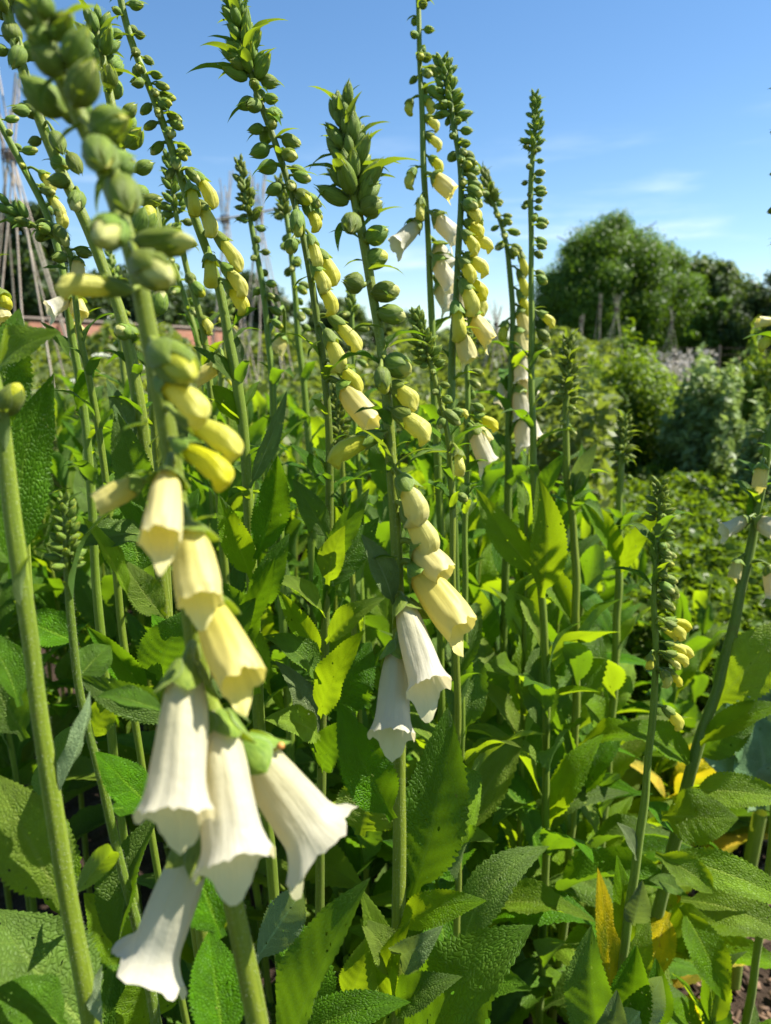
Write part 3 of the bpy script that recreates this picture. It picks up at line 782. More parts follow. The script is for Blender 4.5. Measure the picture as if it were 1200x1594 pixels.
f = Fox('slender foxglove tip of small green buds before the pale distant canes',
        [(373, 250, .80), (380, 290, .80), (394, 360, .805), (406, 430, .81), (416, 520, .815), (424, 600, .82), (430, 700, .83), (436, 840, .84)], 8, 14, seed=9, base_shift=(.03, .1))
f.tip(252, 345, 44, 6, 12, 1.25, 70, 20)
f.auto(335, 470, 'green', 13, 12, 14, 10, 130, 0, -25, 1.3, .6)
f.auto(450, 500, 'tip', 3, 15, 16, 20, 60, -20, -30)
f.fl('cream', 442, 522, 424, 548, 30, .12, .0)
f.auto_leaves(.2, .92, 13, .2, .08, limit=-40)
f.done()

f = Fox('foxglove with a spiky dark top and bright yellow bells, left of the central one',
        [(362, -30, .53), (368, 15, .53), (384, 85, .535), (402, 150, .54), (425, 215, .545), (448, 285, .55), (467, 350, .555), (482, 425, .56), (493, 490, .565), (505, 570, .57), (512, 680, .58), (512, 800, .595), (507, 980, .62), (500, 1180, .65)], 9, 16, seed=10, base_shift=(0, .1), mat=STEM_D)
f.tip(-22, 125, 44, 8, 15, 2.2, 78, 35)
f.auto(105, 215, 'green', 13, 14, 16, -10, 140, 10, -25, 1.5, .8)
f.auto(200, 330, 'tip', 9, 16, 19, -20, 55, -10, -40, 1.2, .6)
f.auto(150, 300, 'green', 5, 15, 17, 190, 50, -5, -35, 1.4, .8)
for a in [('tip', 462, 328, 464, 370, 22, -.02, -.004), ('closed', 478, 318, 500, 356, 22, .006), ('tip', 456, 372, 450, 396, 20, -.014), ('closed', 482, 366, 500, 416, 22, -.012, -.004), ('closed', 494, 390, 530, 438, 26, .006),
          ('closed', 486, 412, 515, 452, 25, -.014), ('closed', 496, 440, 527, 484, 25, -.012), ('closed', 512, 492, 567, 541, 25, .0), ('closed', 506, 514, 538, 576, 30, -.014), ('closed', 520, 566, 568, 604, 27, -.01), ('cream', 528, 596, 592, 664, 46, -.008, -.01)]: f.fl(*a, br=.45)
f.bract(P(505, 580, .56), nrm([1, -.5, 0]), .03, .1); f.bract(P(480, 430, .56), nrm([-.8, -.5, 0]), .02, -.8); f.bract(P(500, 530, .56), nrm([-.8, -.6, 0]), .02, -.9)
(f.lf(500, 1020, 432, 918, 38, .62, .60, -20, LEAF_L, .1).lf(497, 980, 490, 850, 40, .62, .6, 25, LEAF).lf(510, 910, 537, 818, 46, .60, .57, 0, LEAF_L, .05).lf(498, 1115, 568, 980, 66, .63, .58, -10, LEAF_L, .1)
  .lf(505, 1110, 578, 1000, 105, .66, .66, 10, LEAF, .05).lf(492, 1170, 428, 1028, 52, .64, .62, 20, LEAF_G, .1).lf(500, 1200, 540, 1120, 60, .65, .62, 0).lf(505, 920, 590, 805, 50, .61, .62, 30)
  .lf(510, 760, 450, 690, 26, .6, .59, 20).lf(512, 840, 455, 745, 44, .58, .56, -10, LEAF).lf(505, 960, 410, 900, 44, .6, .56, 20, LEAF_L, .14).lf(510, 880, 575, 760, 40, .6, .58, 10, LEAF)
  .lf(500, 1060, 410, 990, 56, .61, .58, 10, LEAF, .12).lf(508, 1000, 600, 930, 46, .6, .57, 0, LEAF_L, .14).lf(498, 1150, 410, 1120, 60, .62, .58, 0, LEAF_L, .16))
f.done()

# the sharp spike in the middle
f = Fox('sharp central foxglove with stout green buds on top and two white bells lowest',
        [(535, 165, .425), (541, 210, .426), (551, 300, .428), (566, 380, .43), (578, 450, .432), (590, 520, .434), (600, 600, .436), (609, 700, .44), (615, 800, .443), (620, 960, .45), (623, 1150, .46), (622, 1330, .468), (617, 1600, .48)], 15, 25, seed=11)
f.tip(160, 322, 36, 9, 17, 1.9, 82, 45, 1.1)
for a in [('green', 563, 330, 596, 312, 32, -.004, 0, 1.2), ('green', 548, 338, 546, 362, 28, -.014, -.010), ('green', 570, 374, 606, 356, 28, -.004, 0, 1.2), ('tip', 568, 410, 604, 396, 30, .002, .0, 1.1),
          ('green', 566, 444, 533, 436, 30, -.01, -.003), ('tip', 580, 456, 623, 452, 30, -.004, 0, 1.1), ('tip', 590, 486, 632, 494, 28, -.004, .0, .9), ('tip', 600, 560, 640, 580, 36, -.004, -.004, 1.0),
          ('tip', 593, 572, 599, 614, 24, -.016, -.004), ('tip', 612, 604, 634, 640, 34, .01, .004), ('closed', 608, 598, 654, 628, 34, -.006, -.002), ('closed', 612, 640, 674, 674, 38, -.008, -.004, .8),
          ('closed', 594, 676, 507, 708, 34, -.006, -.008, .6), ('pale', 622, 740, 664, 812, 46, -.012, -.004), ('pale', 628, 786, 684, 862, 48, -.006, -.004), ('cream', 644, 846, 702, 898, 56, -.004, -.012),
          ('cream', 642, 878, 736, 988, 66, -.004, -.026), ('white', 626, 932, 678, 1088, 66, -.012, -.038), ('white', 618, 1000, 608, 1166, 66, -.016, -.034)]:
    f.fl(*a[:8] if len(a) > 8 else a, br=a[8] if len(a) > 8 else 0)
for p in [(527, 240, -1, -.3, .022, -.55), (545, 285, -1, -.4, .028, -.6), (548, 260, 1, -.4, .026, -.25), (560, 372, -1, -.3, .02, .1), (560, 360, 1, -.3, .03, .4), (572, 420, 1, -.4, .025, -.2), (595, 510, -1, -.3, .022, -.2), (540, 345, -.3, -1, .025, -.9),
          (605, 540, 1, -.2, .026, .0), (612, 730, -.8, -.3, .035, .8), (618, 870, -.9, .1, .02, -.2), (610, 735, 1, -.1, .03, .5)]:
    f.bract(P(p[0], p[1], .428), nrm([p[2], p[3], 0]), p[4], p[5])
(f.lf(612, 940, 562, 832, 48, .445, .425, 5, LEAF_G, .06, .4).lf(640, 1400, 697, 1100, 104, .475, .48, -4, LEAF, .04, .15, .10).lf(612, 1275, 526, 1092, 80, .455, .44, -12, LEAF, .08, .25)
  .lf(560, 1300, 590, 1195, 100, .50, .50, 10, LEAF_L, .05).lf(618, 1440, 758, 1402, 54, .47, .45, 15, LEAF_L, .14, .3).lf(618, 1490, 690, 1440, 55, .46, .44, 40, LEAF_G, .25, .6).lf(612, 1500, 560, 1430, 60, .47, .46, 0, LEAF_L, .2)
  .lf(625, 1640, 830, 1440, 150, .49, .45, -6, LEAF, .12, .25, .14).lf(600, 1640, 560, 1380, 70, .48, .46, 20, LEAF_L, .05).lf(610, 1570, 640, 1430, 44, .465, .45, -20, LEAF_L, .1)
  .lf(440, 1660, 577, 1366, 118, .42, .40, -30, LEAF, .06, .55, .08).lf(395, 1500, 470, 1385, 70, .44, .43, 10, LEAF_G, .1, .4, .1, True).lf(440, 1640, 640, 1560, 70, .43, .42, 0, LEAF, .15)
  .lf(540, 1560, 590, 1440, 55, .50, .48, 20, LEAF_L, .1).lf(500, 1600, 420, 1400, 90, .50, .49, 0, LEAF, .1).lf(610, 1560, 720, 1520, 60, .48, .45, 10, LEAF, .2))
f.done()

f = Fox('tallest foxglove, running out of the top with white bells against the sky',
        [(648, -60, .80), (650, 0, .80), (653, 100, .80), (658, 200, .80), (663, 310, .80), (668, 420, .805), (672, 520, .81), (678, 640, .82), (684, 800, .84)], 8, 13, seed=12, base_shift=(.0, .15))
f.tip(-60, -30, 10, 7, 10)
f.auto(-25, 120, 'green', 12, 13, 15, 0, 150, 10, -25, 1.2, .5)
f.auto(80, 150, 'tip', 5, 17, 20, 0, 90, -15, -40, 1.1, .5)
for a in [('closed', 660, 150, 678, 172, 17), ('closed', 640, 155, 632, 176, 16), ('closed', 660, 182, 686, 196, 17), ('closed', 662, 210, 690, 226, 17), ('closed', 646, 262, 630, 290, 18), ('closed', 668, 245, 692, 262, 18), ('cream', 672, 272, 712, 300, 32, -.01),
          ('closed', 655, 308, 652, 342, 18, -.02), ('white', 654, 346, 608, 384, 34, -.01, -.01), ('white', 674, 334, 718, 372, 36, -.01), ('white', 678, 378, 704, 420, 36, .02), ('white', 676, 400, 712, 452, 36, -.01), ('white', 680, 440, 706, 480, 34, .02)]: f.fl(*a, br=.8)
f.auto_leaves(.2, .95, 13, .2, .08, limit=-40)
f.done()

f = Fox('foxglove crowded with yellow bells, dark knobbly top, just right of the tallest',
        [(688, 92, .70), (694, 130, .70), (706, 195, .70), (716, 260, .70), (718, 330, .70), (714, 400, .705), (708, 480, .71), (703, 560, .715), (702, 700, .725), (708, 860, .745)], 9, 14, seed=13, base_shift=(.0, .12), mat=STEM_D)
f.tip(92, 185, 60, 7, 12, 1.15, 60, 5, 1.4)
f.auto(175, 260, 'green', 15, 12, 14, -10, 130, 5, -25, 1.1, .4)
f.auto(245, 330, 'tip', 12, 15, 19, -20, 65, -15, -35, 1, .3)
for a in [('closed', 722, 318, 752, 338, 20, -.01), ('closed', 722, 345, 756, 362, 20, .0), ('closed', 724, 368, 770, 380, 20, .01), ('closed', 720, 360, 748, 392, 21, -.012), ('closed', 722, 396, 764, 420, 22, .0), ('closed', 716, 402, 742, 436, 22, -.014),
          ('closed', 722, 430, 762, 460, 24, .008), ('closed', 718, 436, 746, 488, 27, -.012), ('closed', 728, 448, 760, 486, 24, .01), ('closed', 708, 470, 720, 530, 28, -.014, -.006), ('cream', 730, 486, 772, 534, 32, -.004), ('cream', 716, 516, 738, 566, 34, -.012), ('white', 722, 440, 712, 500, 30, .03)]: f.fl(*a, br=.3)
f.bract(P(705, 520, .70), nrm([1, -.3, 0]), .03, .1)
f.auto_leaves(.2, .88, 13, .2, .09, limit=-20)
f.done()

f = Fox('thin foxglove with a white column of bells, behind the straight beaded spike',
        [(752, 268, .98), (762, 300, .98), (780, 350, .985), (792, 400, .99), (797, 470, 1.0), (796, 560, 1.0), (792, 680, 1.02), (790, 800, 1.04)], 7, 13, seed=14, base_shift=(.0, .12), mat=STEM_D)
f.tip(268, 320, 24, 8, 13)
f.auto(305, 400, 'tip', 16, 15, 18, 0, 140, -5, -35, 1, .4)
for a in [('closed', 808, 390, 822, 430, 15), ('closed', 806, 420, 824, 462, 16), ('closed', 806, 452, 826, 492, 18), ('cream', 808, 478, 826, 530, 24), ('cream', 806, 510, 820, 560, 28), ('white', 806, 540, 818, 600, 30), ('white', 808, 580, 834, 622, 30, .02), ('white', 806, 600, 818, 660, 32), ('white', 808, 640, 822, 704, 32),
          ('white', 812, 620, 838, 690, 30, .03), ('closed', 788, 500, 778, 530, 18), ('white', 786, 590, 778, 630, 26, .02)]: f.fl(*a, br=.4)
f.auto_leaves(.2, .9, 13, .22, .09, limit=-20)
f.done()

f = Fox('straight foxglove beaded with tiny round buds, left of the large sunlit tree',
        [(833, 146, .82), (832, 200, .82), (827, 300, .82), (826, 400, .82), (827, 520, .825), (829, 640, .83), (831, 760, .84), (840, 880, .85), (848, 1000, .87)], 8, 13, seed=15, base_shift=(.02, .12))
f.tip(148, 232, 46, 6, 10, 1.3, 70, 15)
f.auto(220, 345, 'green', 20, 9, 11, 0, 160, 10, -15, 1.2, .5)
f.auto(270, 420, 'tip', 10, 14, 16, 0, 40, 5, -20, 1.1, .6)
for a in [('tip', 836, 430, 852, 442, 13), ('closed', 838, 486, 866, 504, 16), ('tip', 838, 514, 856, 532, 15), ('tip', 836, 540, 858, 556, 16)]: f.fl(*a, br=.8)
f.bract(P(828, 590, .815), nrm([-1, -.4, 0]), .03, .6); f.bract(P(828, 640, .815), nrm([1, -.4, 0]), .03, .8)
(f.lf(835, 780, 878, 705, 30, .84, .82, 0, LEAF).lf(842, 930, 836, 740, 60, .85, .80, 10, LEAF_L, .1).lf(842, 900, 740, 760, 50, .86, .86, -20, LEAF_L, .1))
f.auto_leaves(.2, .82, 15, .22, .09, limit=10)
f.done()

f = Fox('short foxglove with a dark knobbly head, just right of the sharp central stem',
        [(648, 486, .62), (655, 520, .62), (672, 570, .622), (685, 620, .625), (696, 680, .63), (703, 760, .64), (706, 900, .65), (712, 1120, .68)], 8, 12, seed=16, base_shift=(.0, .1))
f.tip(486, 572, 60, 6, 10, 1.0, 65, 10, 1.5)
f.auto(560, 640, 'green', 12, 10, 12, -10, 130, 5, -20, 1, .3)
for a in [('tip', 704, 640, 724, 646, 15), ('tip', 692, 640, 716, 662, 16, -.02), ('closed', 704, 640, 730, 642, 14), ('closed', 712, 700, 718, 738, 22, -.02, -.01), ('tip', 690, 650, 684, 668, 14), ('tip', 712, 770, 728, 780, 14)]: f.fl(*a, br=.4)
f.bract(P(700, 705, .625), nrm([-1, -.5, 0]), .045, -.25)
f.auto_leaves(.2, .72, 13, .2, .09, limit=30)
f.done()

f = Fox('foxglove with one wide white bell sticking right, behind the dark knobbly head',
        [(728, 520, .76), (728, 570, .76), (727, 640, .76), (726, 740, .765), (724, 880, .775), (722, 1000, .79)], 8, 11, seed=17, base_shift=(.0, .1))
f.tip(520, 560, 20, 7, 10)
f.auto(555, 640, 'tip', 5, 14, 16, 0, 90, -10, -25)
for a in [('closed', 736, 646, 778, 662, 19), ('white', 734, 664, 768, 728, 36, -.01), ('cream', 738, 662, 768, 690, 24, .02), ('tip', 720, 776, 734, 780, 14)]: f.fl(*a, br=.6)
f.auto_leaves(.2, .8, 13, .22, .1, limit=30)
f.done()

f = Fox('leafy bright green foxglove top in tight bud, below the large sunlit tree',
        [(886, 528, .92), (884, 570, .92), (880, 640, .92), (882, 720, .93), (890, 800, .94), (896, 900, .95)], 10, 14, seed=18, base_shift=(.0, .12))
f.tip(520, 625, 40, 9, 14, 2.0, 70, 5)
f.auto(615, 680, 'tip', 9, 13, 15, -10, 130, -5, -25, 1.6, .9)
f.lf(892, 770, 930, 690, 30, .93, .9, 0, LEAF_G).lf(888, 780, 905, 690, 26, .93, .93, 30)
f.auto_leaves(.15, .82, 15, .24, .1, limit=10)
f.done()

f = Fox('dim foxglove bud spike low at the right, standing over the green bed',
        [(972, 645, 1.05), (970, 690, 1.05), (966, 740, 1.05), (964, 820, 1.06), (962, 930, 1.07)], 9, 13, seed=19, base_shift=(.0, .1))
f.tip(648, 715, 34, 9, 15, 1.8, 60, 0)
f.auto(700, 740, 'green', 5, 14, 15, 0, 150, 0, -20, 1.6, .9)
(f.lf(963, 880, 895, 770, 40, 1.06, 1.0, 0, LEAF_L).lf(962, 900, 1040, 790, 34, 1.07, 1.0, 0, LEAF_L))
f.auto_leaves(.1, .75, 15, .26, .12, limit=-20, mats=[LEAF, LEAF_L])
f.done()

f = Fox('small slender grey-stemmed foxglove at the lower right, few closed lemon flowers on one side',
        [(1026, 752, .66), (1026, 800, .66), (1021, 870, .662), (1019, 960, .668), (1020, 1040, .672), (1014, 1130, .68), (1004, 1240, .69), (988, 1350, .70)], 7, 15, seed=20, base_shift=(-.02, .08), mat=STEM)
f.tip(754, 815, 28, 7, 10, 1.2, 60, 5)
f.auto(805, 890, 'green', 14, 12, 13, 0, 90, -5, -20, 1.1, .8)
f.auto(850, 950, 'tip', 9, 14, 17, -10, 60, -10, -30, 1.1, .8)
f.auto(960, 1060, 'closed', 4, 20, 22, -20, 40, -15, -40, .7, .9)
for a in [('tip', 1036, 906, 1056, 932, 17), ('closed', 1034, 965, 1078, 972, 17), ('closed', 1036, 968, 1070, 990, 18, -.02), ('closed', 1038, 1000, 1082, 1016, 17), ('closed', 1036, 1016, 1074, 1028, 17, -.01), ('closed', 1012, 1018, 1012, 1044, 15, -.01), ('closed', 1030, 1044, 1046, 1066, 20, -.01), ('closed', 1032, 1100, 1066, 1130, 20)]: f.fl(*a, br=.7)
(f.lf(992, 1340, 960, 1280, 34, .70, .68, 20, LEAF_G).lf(985, 1440, 1000, 1370, 40, .70, .68, 20, LEAF_G).lf(975, 1480, 960, 1330, 40, .72, .72, 10, LEAF_L)
  .lf(950, 1560, 930, 1350, 40, .72, .75, 10, LEAF_Y).lf(975, 1560, 1010, 1420, 64, .74, .76, 0, LEAF_L).lf(960, 1600, 990, 1470, 70, .68, .66, 10, LEAF).lf(940, 1640, 920, 1440, 80, .66, .66, -20, LEAF)
  .lf(960, 1620, 1030, 1520, 60, .66, .64, 10, LEAF_G, .1, .4, .1, True).lf(930, 1640, 960, 1540, 50, .62, .61, 20, LEAF_G).lf(1020, 1600, 1020, 1490, 44, .68, .68, 0, LEAF))
f.done()

f = Fox('leaning foxglove at the right edge with white bells beside its stem',
        [(1225, 560, .84), (1212, 620, .84), (1196, 700, .84), (1172, 830, .85), (1152, 930, .85), (1128, 1030, .86), (1104, 1110, .865), (1078, 1190, .87)], 11, 20, seed=21, base_shift=(-.02, .05), mat=STEM_D)
f.tip(560, 620, 20, 8, 12)
f.auto(610, 720, 'tip', 5, 14, 16, 90, 90, -10, -25)
for a in [('white', 1166, 806, 1120, 826, 28, -.01), ('white', 1176, 810, 1220, 826, 40, -.02, -.02), ('cream', 1186, 722, 1180, 764, 24, -.02), ('cream', 1150, 870, 1140, 904, 22), ('white', 1196, 880, 1212, 930, 32, -.01)]: f.fl(*a, br=.7)
(f.lf(1110, 1100, 1240, 960, 90, .87, .84, 10, LEAF_L, .1).lf(1090, 1160, 1230, 1098, 44, .86, .82, 0, LEAF_L, .12).lf(1080, 1190, 960, 1130, 60, .87, .84, 0, LEAF_L, .1).lf(1082, 1180, 1180, 1100, 60, .88, .86, 20)
  .lf(1075, 1230, 1230, 1246, 56, .84, .80, 5, LEAF_L, .12, .3).lf(1030, 1270, 1150, 1274, 84, .82, .78, 15, LEAF_L, .1, .2).lf(1050, 1290, 1000, 1250, 40, .86, .84, 0)
  .lf(1020, 1330, 1250, 1420, 60, .78, .74, 5, LEAF_L, .12, .35).lf(1050, 1340, 1180, 1400, 40, .84, .8, 0, LEAF_L).lf(1060, 1400, 1250, 1480, 62, .84, .78, 0, LEAF_L, .14).lf(1020, 1330, 1110, 1390, 46, .75, .74, 10, LEAF_L, .2)
  .lf(1060, 1410, 1130, 1560, 60, .88, .84, 0, LEAF_L, .15).lf(1040, 1420, 1010, 1540, 60, .9, .86, 10, LEAF_Y).lf(1060, 1390, 1010, 1370, 30, .85, .84, 0))
f.done()

f = Fox('foxglove cut by the right edge, a few leafy buds against the sky',
        [(1222, 60, .80), (1224, 200, .80), (1223, 330, .80), (1220, 480, .80), (1226, 640, .81), (1230, 900, .82)], 9, 13, seed=22, base_shift=(.02, .1))
f.tip(70, 180, 30, 8, 12)
f.auto(180, 420, 'green', 16, 13, 15, 170, 120, 5, -25, 1.4, .9)
for a in [('cream', 1206, 500, 1176, 498, 20), ('closed', 1206, 525, 1180, 536, 20)]: f.fl(*a, br=1.2)
f.done()

f = Fox('stubby foxglove with dark unopened buds between the thick left stem and nearest foxglove',
        [(102, 775, .375), (104, 830, .376), (106, 890, .378), (110, 960, .382), (120, 1060, .388), (138, 1140, .394), (162, 1230, .40), (190, 1350, .41), (222, 1480, .42)], 11, 17, seed=23, mat=STEM_D)
f.tip(776, 880, 34, 4.5, 8.5, .9, 65, 15, 1.3)
f.bract(P(114, 930, .38), nrm([.8, .3, 0]), .055, 1.05); f.bract(P(106, 920, .376), nrm([.1, -.6, 0]), .01, .8)
(f.lf(168, 1260, 246, 1265, 70, .41, .42, -30, LEAF).lf(182, 1490, 248, 1262, 84, .41, .43, -30, LEAF, .05, .6).lf(240, 1260, 148, 1170, 66, .40, .385, 5, LEAF, .06, .2).lf(118, 1060, 172, 1005, 62, .40, .42, 0, LEAF, .1)
  .lf(120, 1000, 30, 960, 66, .41, .41, 0).lf(140, 1150, 190, 1060, 46, .42, .41, 10, LEAF_L).lf(225, 1080, 135, 975, 50, .46, .43, -30, LEAF, .1, .7).lf(200, 930, 128, 805, 46, .47, .44, 30, LEAF_L, .06, .7)
  .lf(215, 900, 196, 760, 90, .5, .5, 10, LEAF, .05).lf(250, 1060, 290, 950, 84, .48, .46, 10, LEAF, .1).lf(200, 1500, 130, 1390, 80, .46, .45, 10, LEAF_L).lf(230, 1600, 215, 1490, 100, .45, .44, 10, LEAF_L))
f.done()

f = Fox('slim pale-stemmed foxglove behind, just left of the spiky dark topped one',
        [(436, 280, 1.0), (444, 330, 1.0), (455, 420, 1.0), (466, 530, 1.01), (476, 640, 1.02), (484, 760, 1.03), (486, 880, 1.04)], 8, 14, seed=24, base_shift=(.02, .12))
f.tip(282, 340, 30, 8, 13)
f.auto(330, 430, 'green', 12, 15, 17, 0, 150, 0, -25, 1.3, .6)
f.auto(420, 520, 'tip', 7, 18, 20, 10, 100, -15, -35, 1.1, .6)
f.auto_leaves(.2, .98, 14, .22, .09, limit=-60)
f.done()

f = Fox('thin foxglove with few yellow buds, seen just left of the sharp central stem',
        [(545, 455, .95), (548, 520, .95), (552, 600, .955), (556, 700, .96), (561, 800, .965), (562, 900, .97)], 6, 11, seed=25, base_shift=(.0, .12))
f.tip(455, 490, 16, 7, 10)
f.auto(480, 600, 'tip', 7, 15, 18, 0, 130, -10, -30)
f.auto_leaves(.2, .85, 14, .24, .1, limit=0)
f.done()

f = Fox('short foxglove of small green knobs, behind the spiky topped one and its yellow bells',
        [(522, 600, .80), (524, 640, .80), (530, 690, .80), (536, 760, .81), (545, 860, .82)], 8, 10, seed=26, base_shift=(.0, .12))
f.tip(600, 690, 40, 7, 12, 1, 60, 5, 1.4)
f.auto_leaves(.2, .78, 14, .24, .1, limit=30)
f.done()

f = Fox('farther foxglove with long yellowish buds, behind the lemon yellow chain',
        [(246, 330, .95), (262, 390, .95), (284, 450, .955), (304, 520, .96), (318, 600, .97), (326, 700, .98)], 8, 12, seed=27, base_shift=(.0, .12))
f.tip(332, 380, 20, 8, 12)
f.auto(370, 520, 'tip', 10, 15, 18, 0, 140, 0, -30, 1.4, .7)
f.auto_leaves(.2, .95, 14, .24, .1, limit=-60)
f.done()

f = Fox('foxglove at the left edge showing only cream bells above a broad leaf',
        [(-30, 380, .52), (-14, 430, .52), (0, 500, .525), (16, 580, .53), (30, 700, .54), (40, 850, .55)], 10, 14, seed=28, base_shift=(.0, .1))
f.tip(380, 420, 14, 7, 10)
for a in [('cream', -2, 470, 10, 500, 28, -.01), ('cream', 4, 506, 44, 538, 30, -.006), ('closed', 0, 452, 14, 482, 26, -.01)]: f.fl(*a, br=.6)
f.auto_leaves(.3, .8, 9, .16, .1, limit=0)
f.done()
f = Fox('leafy foxglove with few yellow buds before the brick wall, right of the near canes',
        [(172, 392, 1.15), (178, 450, 1.15), (190, 540, 1.16), (200, 640, 1.17), (206, 760, 1.19)], 8, 12, seed=31, base_shift=(.0, .12))
f.tip(394, 440, 18, 8, 12)
f.auto(430, 540, 'tip', 9, 15, 18, 0, 150, 0, -30, 1.4, .7)
f.auto_leaves(.3, 1.0, 16, .2, .09, limit=-60)
f.done()

f = Fox('foxglove with closed yellow flowers, between the slim dark tip and the slender green spike',
        [(352, 462, 1.2), (350, 520, 1.2), (346, 600, 1.21), (344, 700, 1.22), (344, 820, 1.24)], 8, 12, seed=32, base_shift=(.0, .12))
f.tip(464, 500, 18, 8, 12)
f.auto(490, 590, 'closed', 8, 18, 22, 10, 110, -10, -40, 1.2, .7)
f.auto_leaves(.3, 1.0, 16, .2, .09, limit=-60)
f.done()
# ------------------------------------------------------------------ leafy foxgloves that carry no spike
def shoot(x, y, h, n, l0, l1, label, name='foxglove_shoot', limit=10, mats=None, e0=30, e1=70, group='leafy foxglove shoots between the flowering stems'):
    pr = CAM
    f = Fox.__new__(Fox)
    f.rnd = random.Random(int(x * 1000) * 7 + int(y * 1000)); f.base = np.array([x, y, 0.0])
    pts = [np.array([x + f.rnd.uniform(-.03, .03), y + f.rnd.uniform(-.03, .03), h]), np.array([x, y, h * .5]), np.array([x, y, 0])]
    f.pts = spline(pts, 40); f.px, f.py, f.dz = proj(f.pts); f.rad = np.linspace(.0025, .006, 40)
    f.root = thing(name, label, 'foxglove', f.base, group)
    f.mb = MB(); f.stem_mat = STEM; f.mb.add(*tube(f.pts, f.rad, 8, .05), 0)
    c = f.auto_leaves(.03 if h < .75 else h * .3, h * .99, n, l0, l1, .32, e0, e1, mats, limit)
    if c < 4:
        for o in list(f.root.children): bpy.data.objects.remove(o)
        bpy.data.objects.remove(f.root); return None
    f.done(False); return f
LBL = 'leafy green foxglove shoot without flowers filling the bed between the flowering stems'
sr = random.Random(3)
for row in range(11):
    yy = .60 + row * .17
    span = .60 * yy + .18
    nx = int(2 * span / .18)
    for c in range(nx + 1):
        xx = -span + 2 * span * c / max(1, nx) + sr.uniform(-.06, .06)
        y2 = yy + sr.uniform(-.06, .06)
        if xx > .40 * y2 and y2 > 1.75: continue
        if xx > .46 and y2 < 1.02 and xx / y2 > .44: continue
        hh = {0: .34, 1: .46, 2: .56, 3: .62}.get(row, .68 if row < 5 else .84) * sr.uniform(.8, 1.12)
        if xx / y2 > .28: hh *= .72
        if xx < -.2 * y2: hh *= 1.08
        if xx > .42 and xx / y2 > .36 and y2 < 1.35: continue
        if row >= 2:
            ppx = 600 + xx / y2 * FPX
            hh = min(1.1, 1.15 - y2 * (float(np.interp(ppx, LIM_X, LIM_Y)) + sr.uniform(0, 60 if ppx < 480 else 110) - 562) / FPX)
            if hh < .3: continue
        shoot(xx, y2, hh, 15 if hh < .75 else 22, .25, .10, LBL)
# low yellowing clumps at the lower right, over the soil
def ground_at(px, py):
    d = CAM[2] / (sp_ + (py - 797) / FPX * math.cos(R(PITCH)))
    return P(px, py, d)
for k, (px, py) in enumerate([(720, 1420), (800, 1360), (860, 1430), (930, 1390), (1000, 1340), (1050, 1410), (900, 1520), (985, 1490), (1095, 1370), (780, 1530), (1160, 1330), (840, 1280), (960, 1260), (1080, 1275), (700, 1290), (1010, 1580), (860, 1600), (1180, 1250), (770, 1210), (900, 1190), (1020, 1180)]):
    p = ground_at(px, py)
    yl = px > 870 and py > 1375
    shoot(p[0], p[1], .16 + .05 * (k % 3), 11, .25, .19, 'low foxglove clump with some yellowing leaves by the dark mulch' if yl else 'low bright green foxglove clump between the flowering stems at the right', 'foxglove_clump', 0, [LEAF_L, LEAF_L, LEAF_Y] if yl else [LEAF_L, LEAF_L, LEAF], 14, 50, 'low yellowing foxglove clumps by the bare soil' if yl else 'low green foxglove clumps at the right')
# blue-green cabbage-like plant at the right
cp_ = P(1170, 1300, 1.25)
t = thing('cabbage_plant', 'broad smooth blue-green leaves of a cabbage at the right edge behind the foxglove leaves', 'cabbage', (cp_[0], cp_[1], 0))
tb = np.array([cp_[0], cp_[1], 0.0])
mb = MB(); mb.add(*tube(spline([tb + [0, 0, .02], tb + [0, 0, .2], tb + [.01, 0, .38]], 8), .012, 10)); link('stem', mb.mesh('stem', [STEM], tb), t)
for (bx, by, tx, ty, wd) in [(1180, 1260, 1165, 1105, 130), (1180, 1240, 1095, 1180, 90), (1190, 1260, 1215, 1170, 110), (1180, 1200, 1130, 1030, 120), (1190, 1180, 1220, 1010, 110), (1170, 1240, 1110, 1215, 70)]:
    A, Bp = P(bx, by, 1.24), P(tx, ty, 1.2)
    g = leaf_geo(A, Bp, wd * 1.2 / FPX, nrm(CAM - A) * .8 + np.array([.3, 0, .4]), .1, .2, .15, .15, 30, 10, .02, .03, 0, int(tx), .6)
    link('leaf', t_mesh(g, LEAF_B, tb), t)

# ------------------------------------------------------------------ ground
def ground_mat(name, a, b, c, sc):
    k = N(name); v = k.coord('Object')
    n1, n2 = k.noise(v, sc, 6, .65), k.noise(v, sc * 9, 4, .7)
    col = k.mix(k.ramp(n1, .35, .65), a, b); col = k.mix(k.ramp(n2, .52, .7), col, c)
    return k.done(k.prin(col, .9, .2, k.bump(k.math('ADD', n1, n2), .8, .02)))
SOIL = ground_mat('soil', (.030, .019, .012), (.050, .032, .020), (.075, .05, .034), 9.0)
GRASS = ground_mat('grass_ground', (.045, .085, .018), (.07, .11, .02), (.09, .085, .04), 1.2)
def sheet(name, x0, x1, y0, y1, z, m, nx=2, ny=2, amp=0.0):
    X, Y = np.meshgrid(np.linspace(x0, x1, nx), np.linspace(y0, y1, ny))
    Z = z + amp * (np.sin(X * 31 + Y * 7) * np.sin(Y * 27 - X * 9) + .6 * np.sin(X * 83 + 2) * np.sin(Y * 71) + .5 * rng.standard_normal(X.shape) * .6)
    me = mk_mesh(name, np.stack([X, Y, Z], -1).reshape(-1, 3), gridF(ny, nx), m)
    o = link(name, me); o['kind'] = 'structure'; return o
sheet('ground', -700, 700, -60, 1400, -.06, GRASS)
sheet('soil', -4, 5, -1.5, 7.5, 0.0, SOIL, 300, 300, .006)
